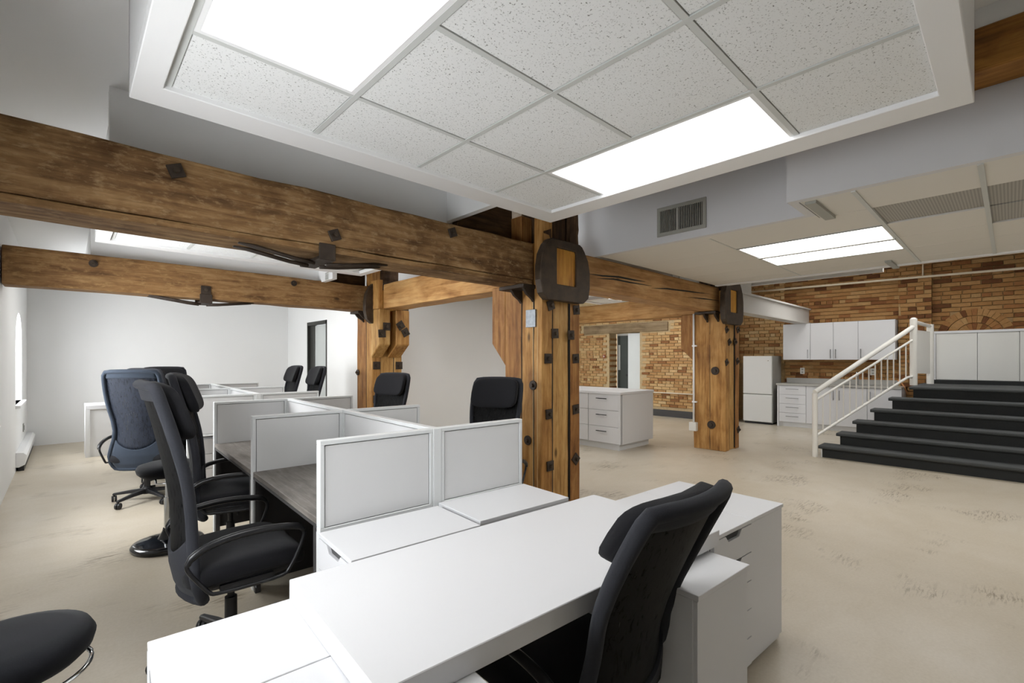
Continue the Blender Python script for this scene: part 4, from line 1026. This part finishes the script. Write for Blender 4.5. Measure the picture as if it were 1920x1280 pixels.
MB().tube([(a_.x, a_.y, za1), (b_.x, b_.y, zb1)], .036, 14).build('handrail', M['railw'], rl, 'auto')
zu0, zu1 = vz(a_, 0, 751), vz(b_, 0, 636); zd0, zd1 = vz(a_, 0, 818), vz(b_, 0, 700)
MB().tube([(a_.x, a_.y, zu0), (b_.x, b_.y, zu1)], .018, 10).build('upper_rail', M['railw'], rl, 'auto')
MB().tube([(a_.x, a_.y, zd0), tuple(a_.lerp(b_, .93).xy) + (zd0+(zd1-zd0)*.93,), (b_.x, b_.y, zd0+(zd1-zd0)*.95)], .02, 10).build('lower_rail', M['railw'], rl, 'auto')
ub = [1543, 1556.5, 1569, 1581.5, 1593.5, 1605.5, 1617.5, 1629, 1641, 1652.5, 1664, 1675.5, 1687, 1698.5]
for u in ub:
    lo, hi = 0.0, 1.0
    for _ in range(40):
        t = (lo+hi)/2; q = a_.lerp(b_, t)
        if pix((q.x, q.y, 1))[0] < u: lo = t
        else: hi = t
    MB().tube([(q.x, q.y, zd0+(zd1-zd0)*t), (q.x, q.y, zu0+(zu1-zu0)*t)], .009, 8).build('baluster', M['railw'], rl, 'auto')
# landing guard: second post, top rail and white panel
c_ = Vector((10.9, .97, zl)); q_ = onX(1744, 712, 10.9); c_.y = q_.y
zc = vz(c_, 0, 608)
MB().tube([(c_.x, c_.y, zl), (c_.x, c_.y, zc)], .05, 14).build('post', M['railw'], rl, 'auto')
MB().tube([(b_.x, b_.y, vz(b_, 0, 603)), (c_.x, c_.y, zc-.03)], .03, 12).build('top_rail', M['railw'], rl, 'auto')
dirv = (c_.xy - b_.xy).normalized(); nv_ = Vector((-dirv.y, dirv.x))*.012
A, Bq = b_.xy + dirv*.05, c_.xy - dirv*.05
zp0, zp1 = vz(b_, 0, 700), vz(b_, 0, 618); zq0, zq1 = vz(c_, 0, 700), vz(c_, 0, 622)
vs = [(A.x-nv_.x, A.y-nv_.y, zp0), (Bq.x-nv_.x, Bq.y-nv_.y, zq0), (Bq.x-nv_.x, Bq.y-nv_.y, zq1), (A.x-nv_.x, A.y-nv_.y, zp1)]
vs += [(x+2*nv_.x, y+2*nv_.y, z) for x, y, z in vs]
MB().add(vs, [(0,1,2,3),(7,6,5,4),(0,4,5,1),(1,5,6,2),(2,6,7,3),(3,7,4,0)]).build('guard_panel', M['railw'], rl)
# glossy white cupboards on the landing
gx = 11.28; ys_ = [.97, .40, -.09, -.6, -1.1, -1.7]
labs = ['glossy white cupboard beside the landing post, with a window reflection', 'glossy white cupboard, second from the landing post', 'glossy white cupboard cut off at the right edge', 'glossy white cupboard past the right edge', 'glossy white cupboard at the far end of the landing']
for i in range(5):
    r = thing('cupboard', labs[i], 'cabinet', (0,0,0), group='glossy cupboards on the landing')
    B(gx+.02, XK-.03, ys_[i+1]+.001, ys_[i]-.001, 1.08, 1.90).build('body', M['lam'], r)
    B(gx, gx+.02, ys_[i+1]+.003, ys_[i]-(.045 if i == 0 else .003), 1.085, 1.90).build('door', M['gloss'], r, bevel=.002)
    if i == 0: B(gx-.005, gx+.02, ys_[i]-.04, ys_[i], zl, 1.90).build('end_panel', M['lam'], r)
    B(gx-.015, XK-.03, ys_[i+1], ys_[i], 1.90, 1.94).build('top', M['lam'], r)

tag(MB().tube([onX(1683, 713, 11.6), onX(1689, 716, 11.6), onX(1695, 724, 11.6), onX(1700, 735, 11.6)], .012, 8).build('power_cable', M['cable'], None, True), 'pale orange cable drooping beside the end base cabinet', 'cable')
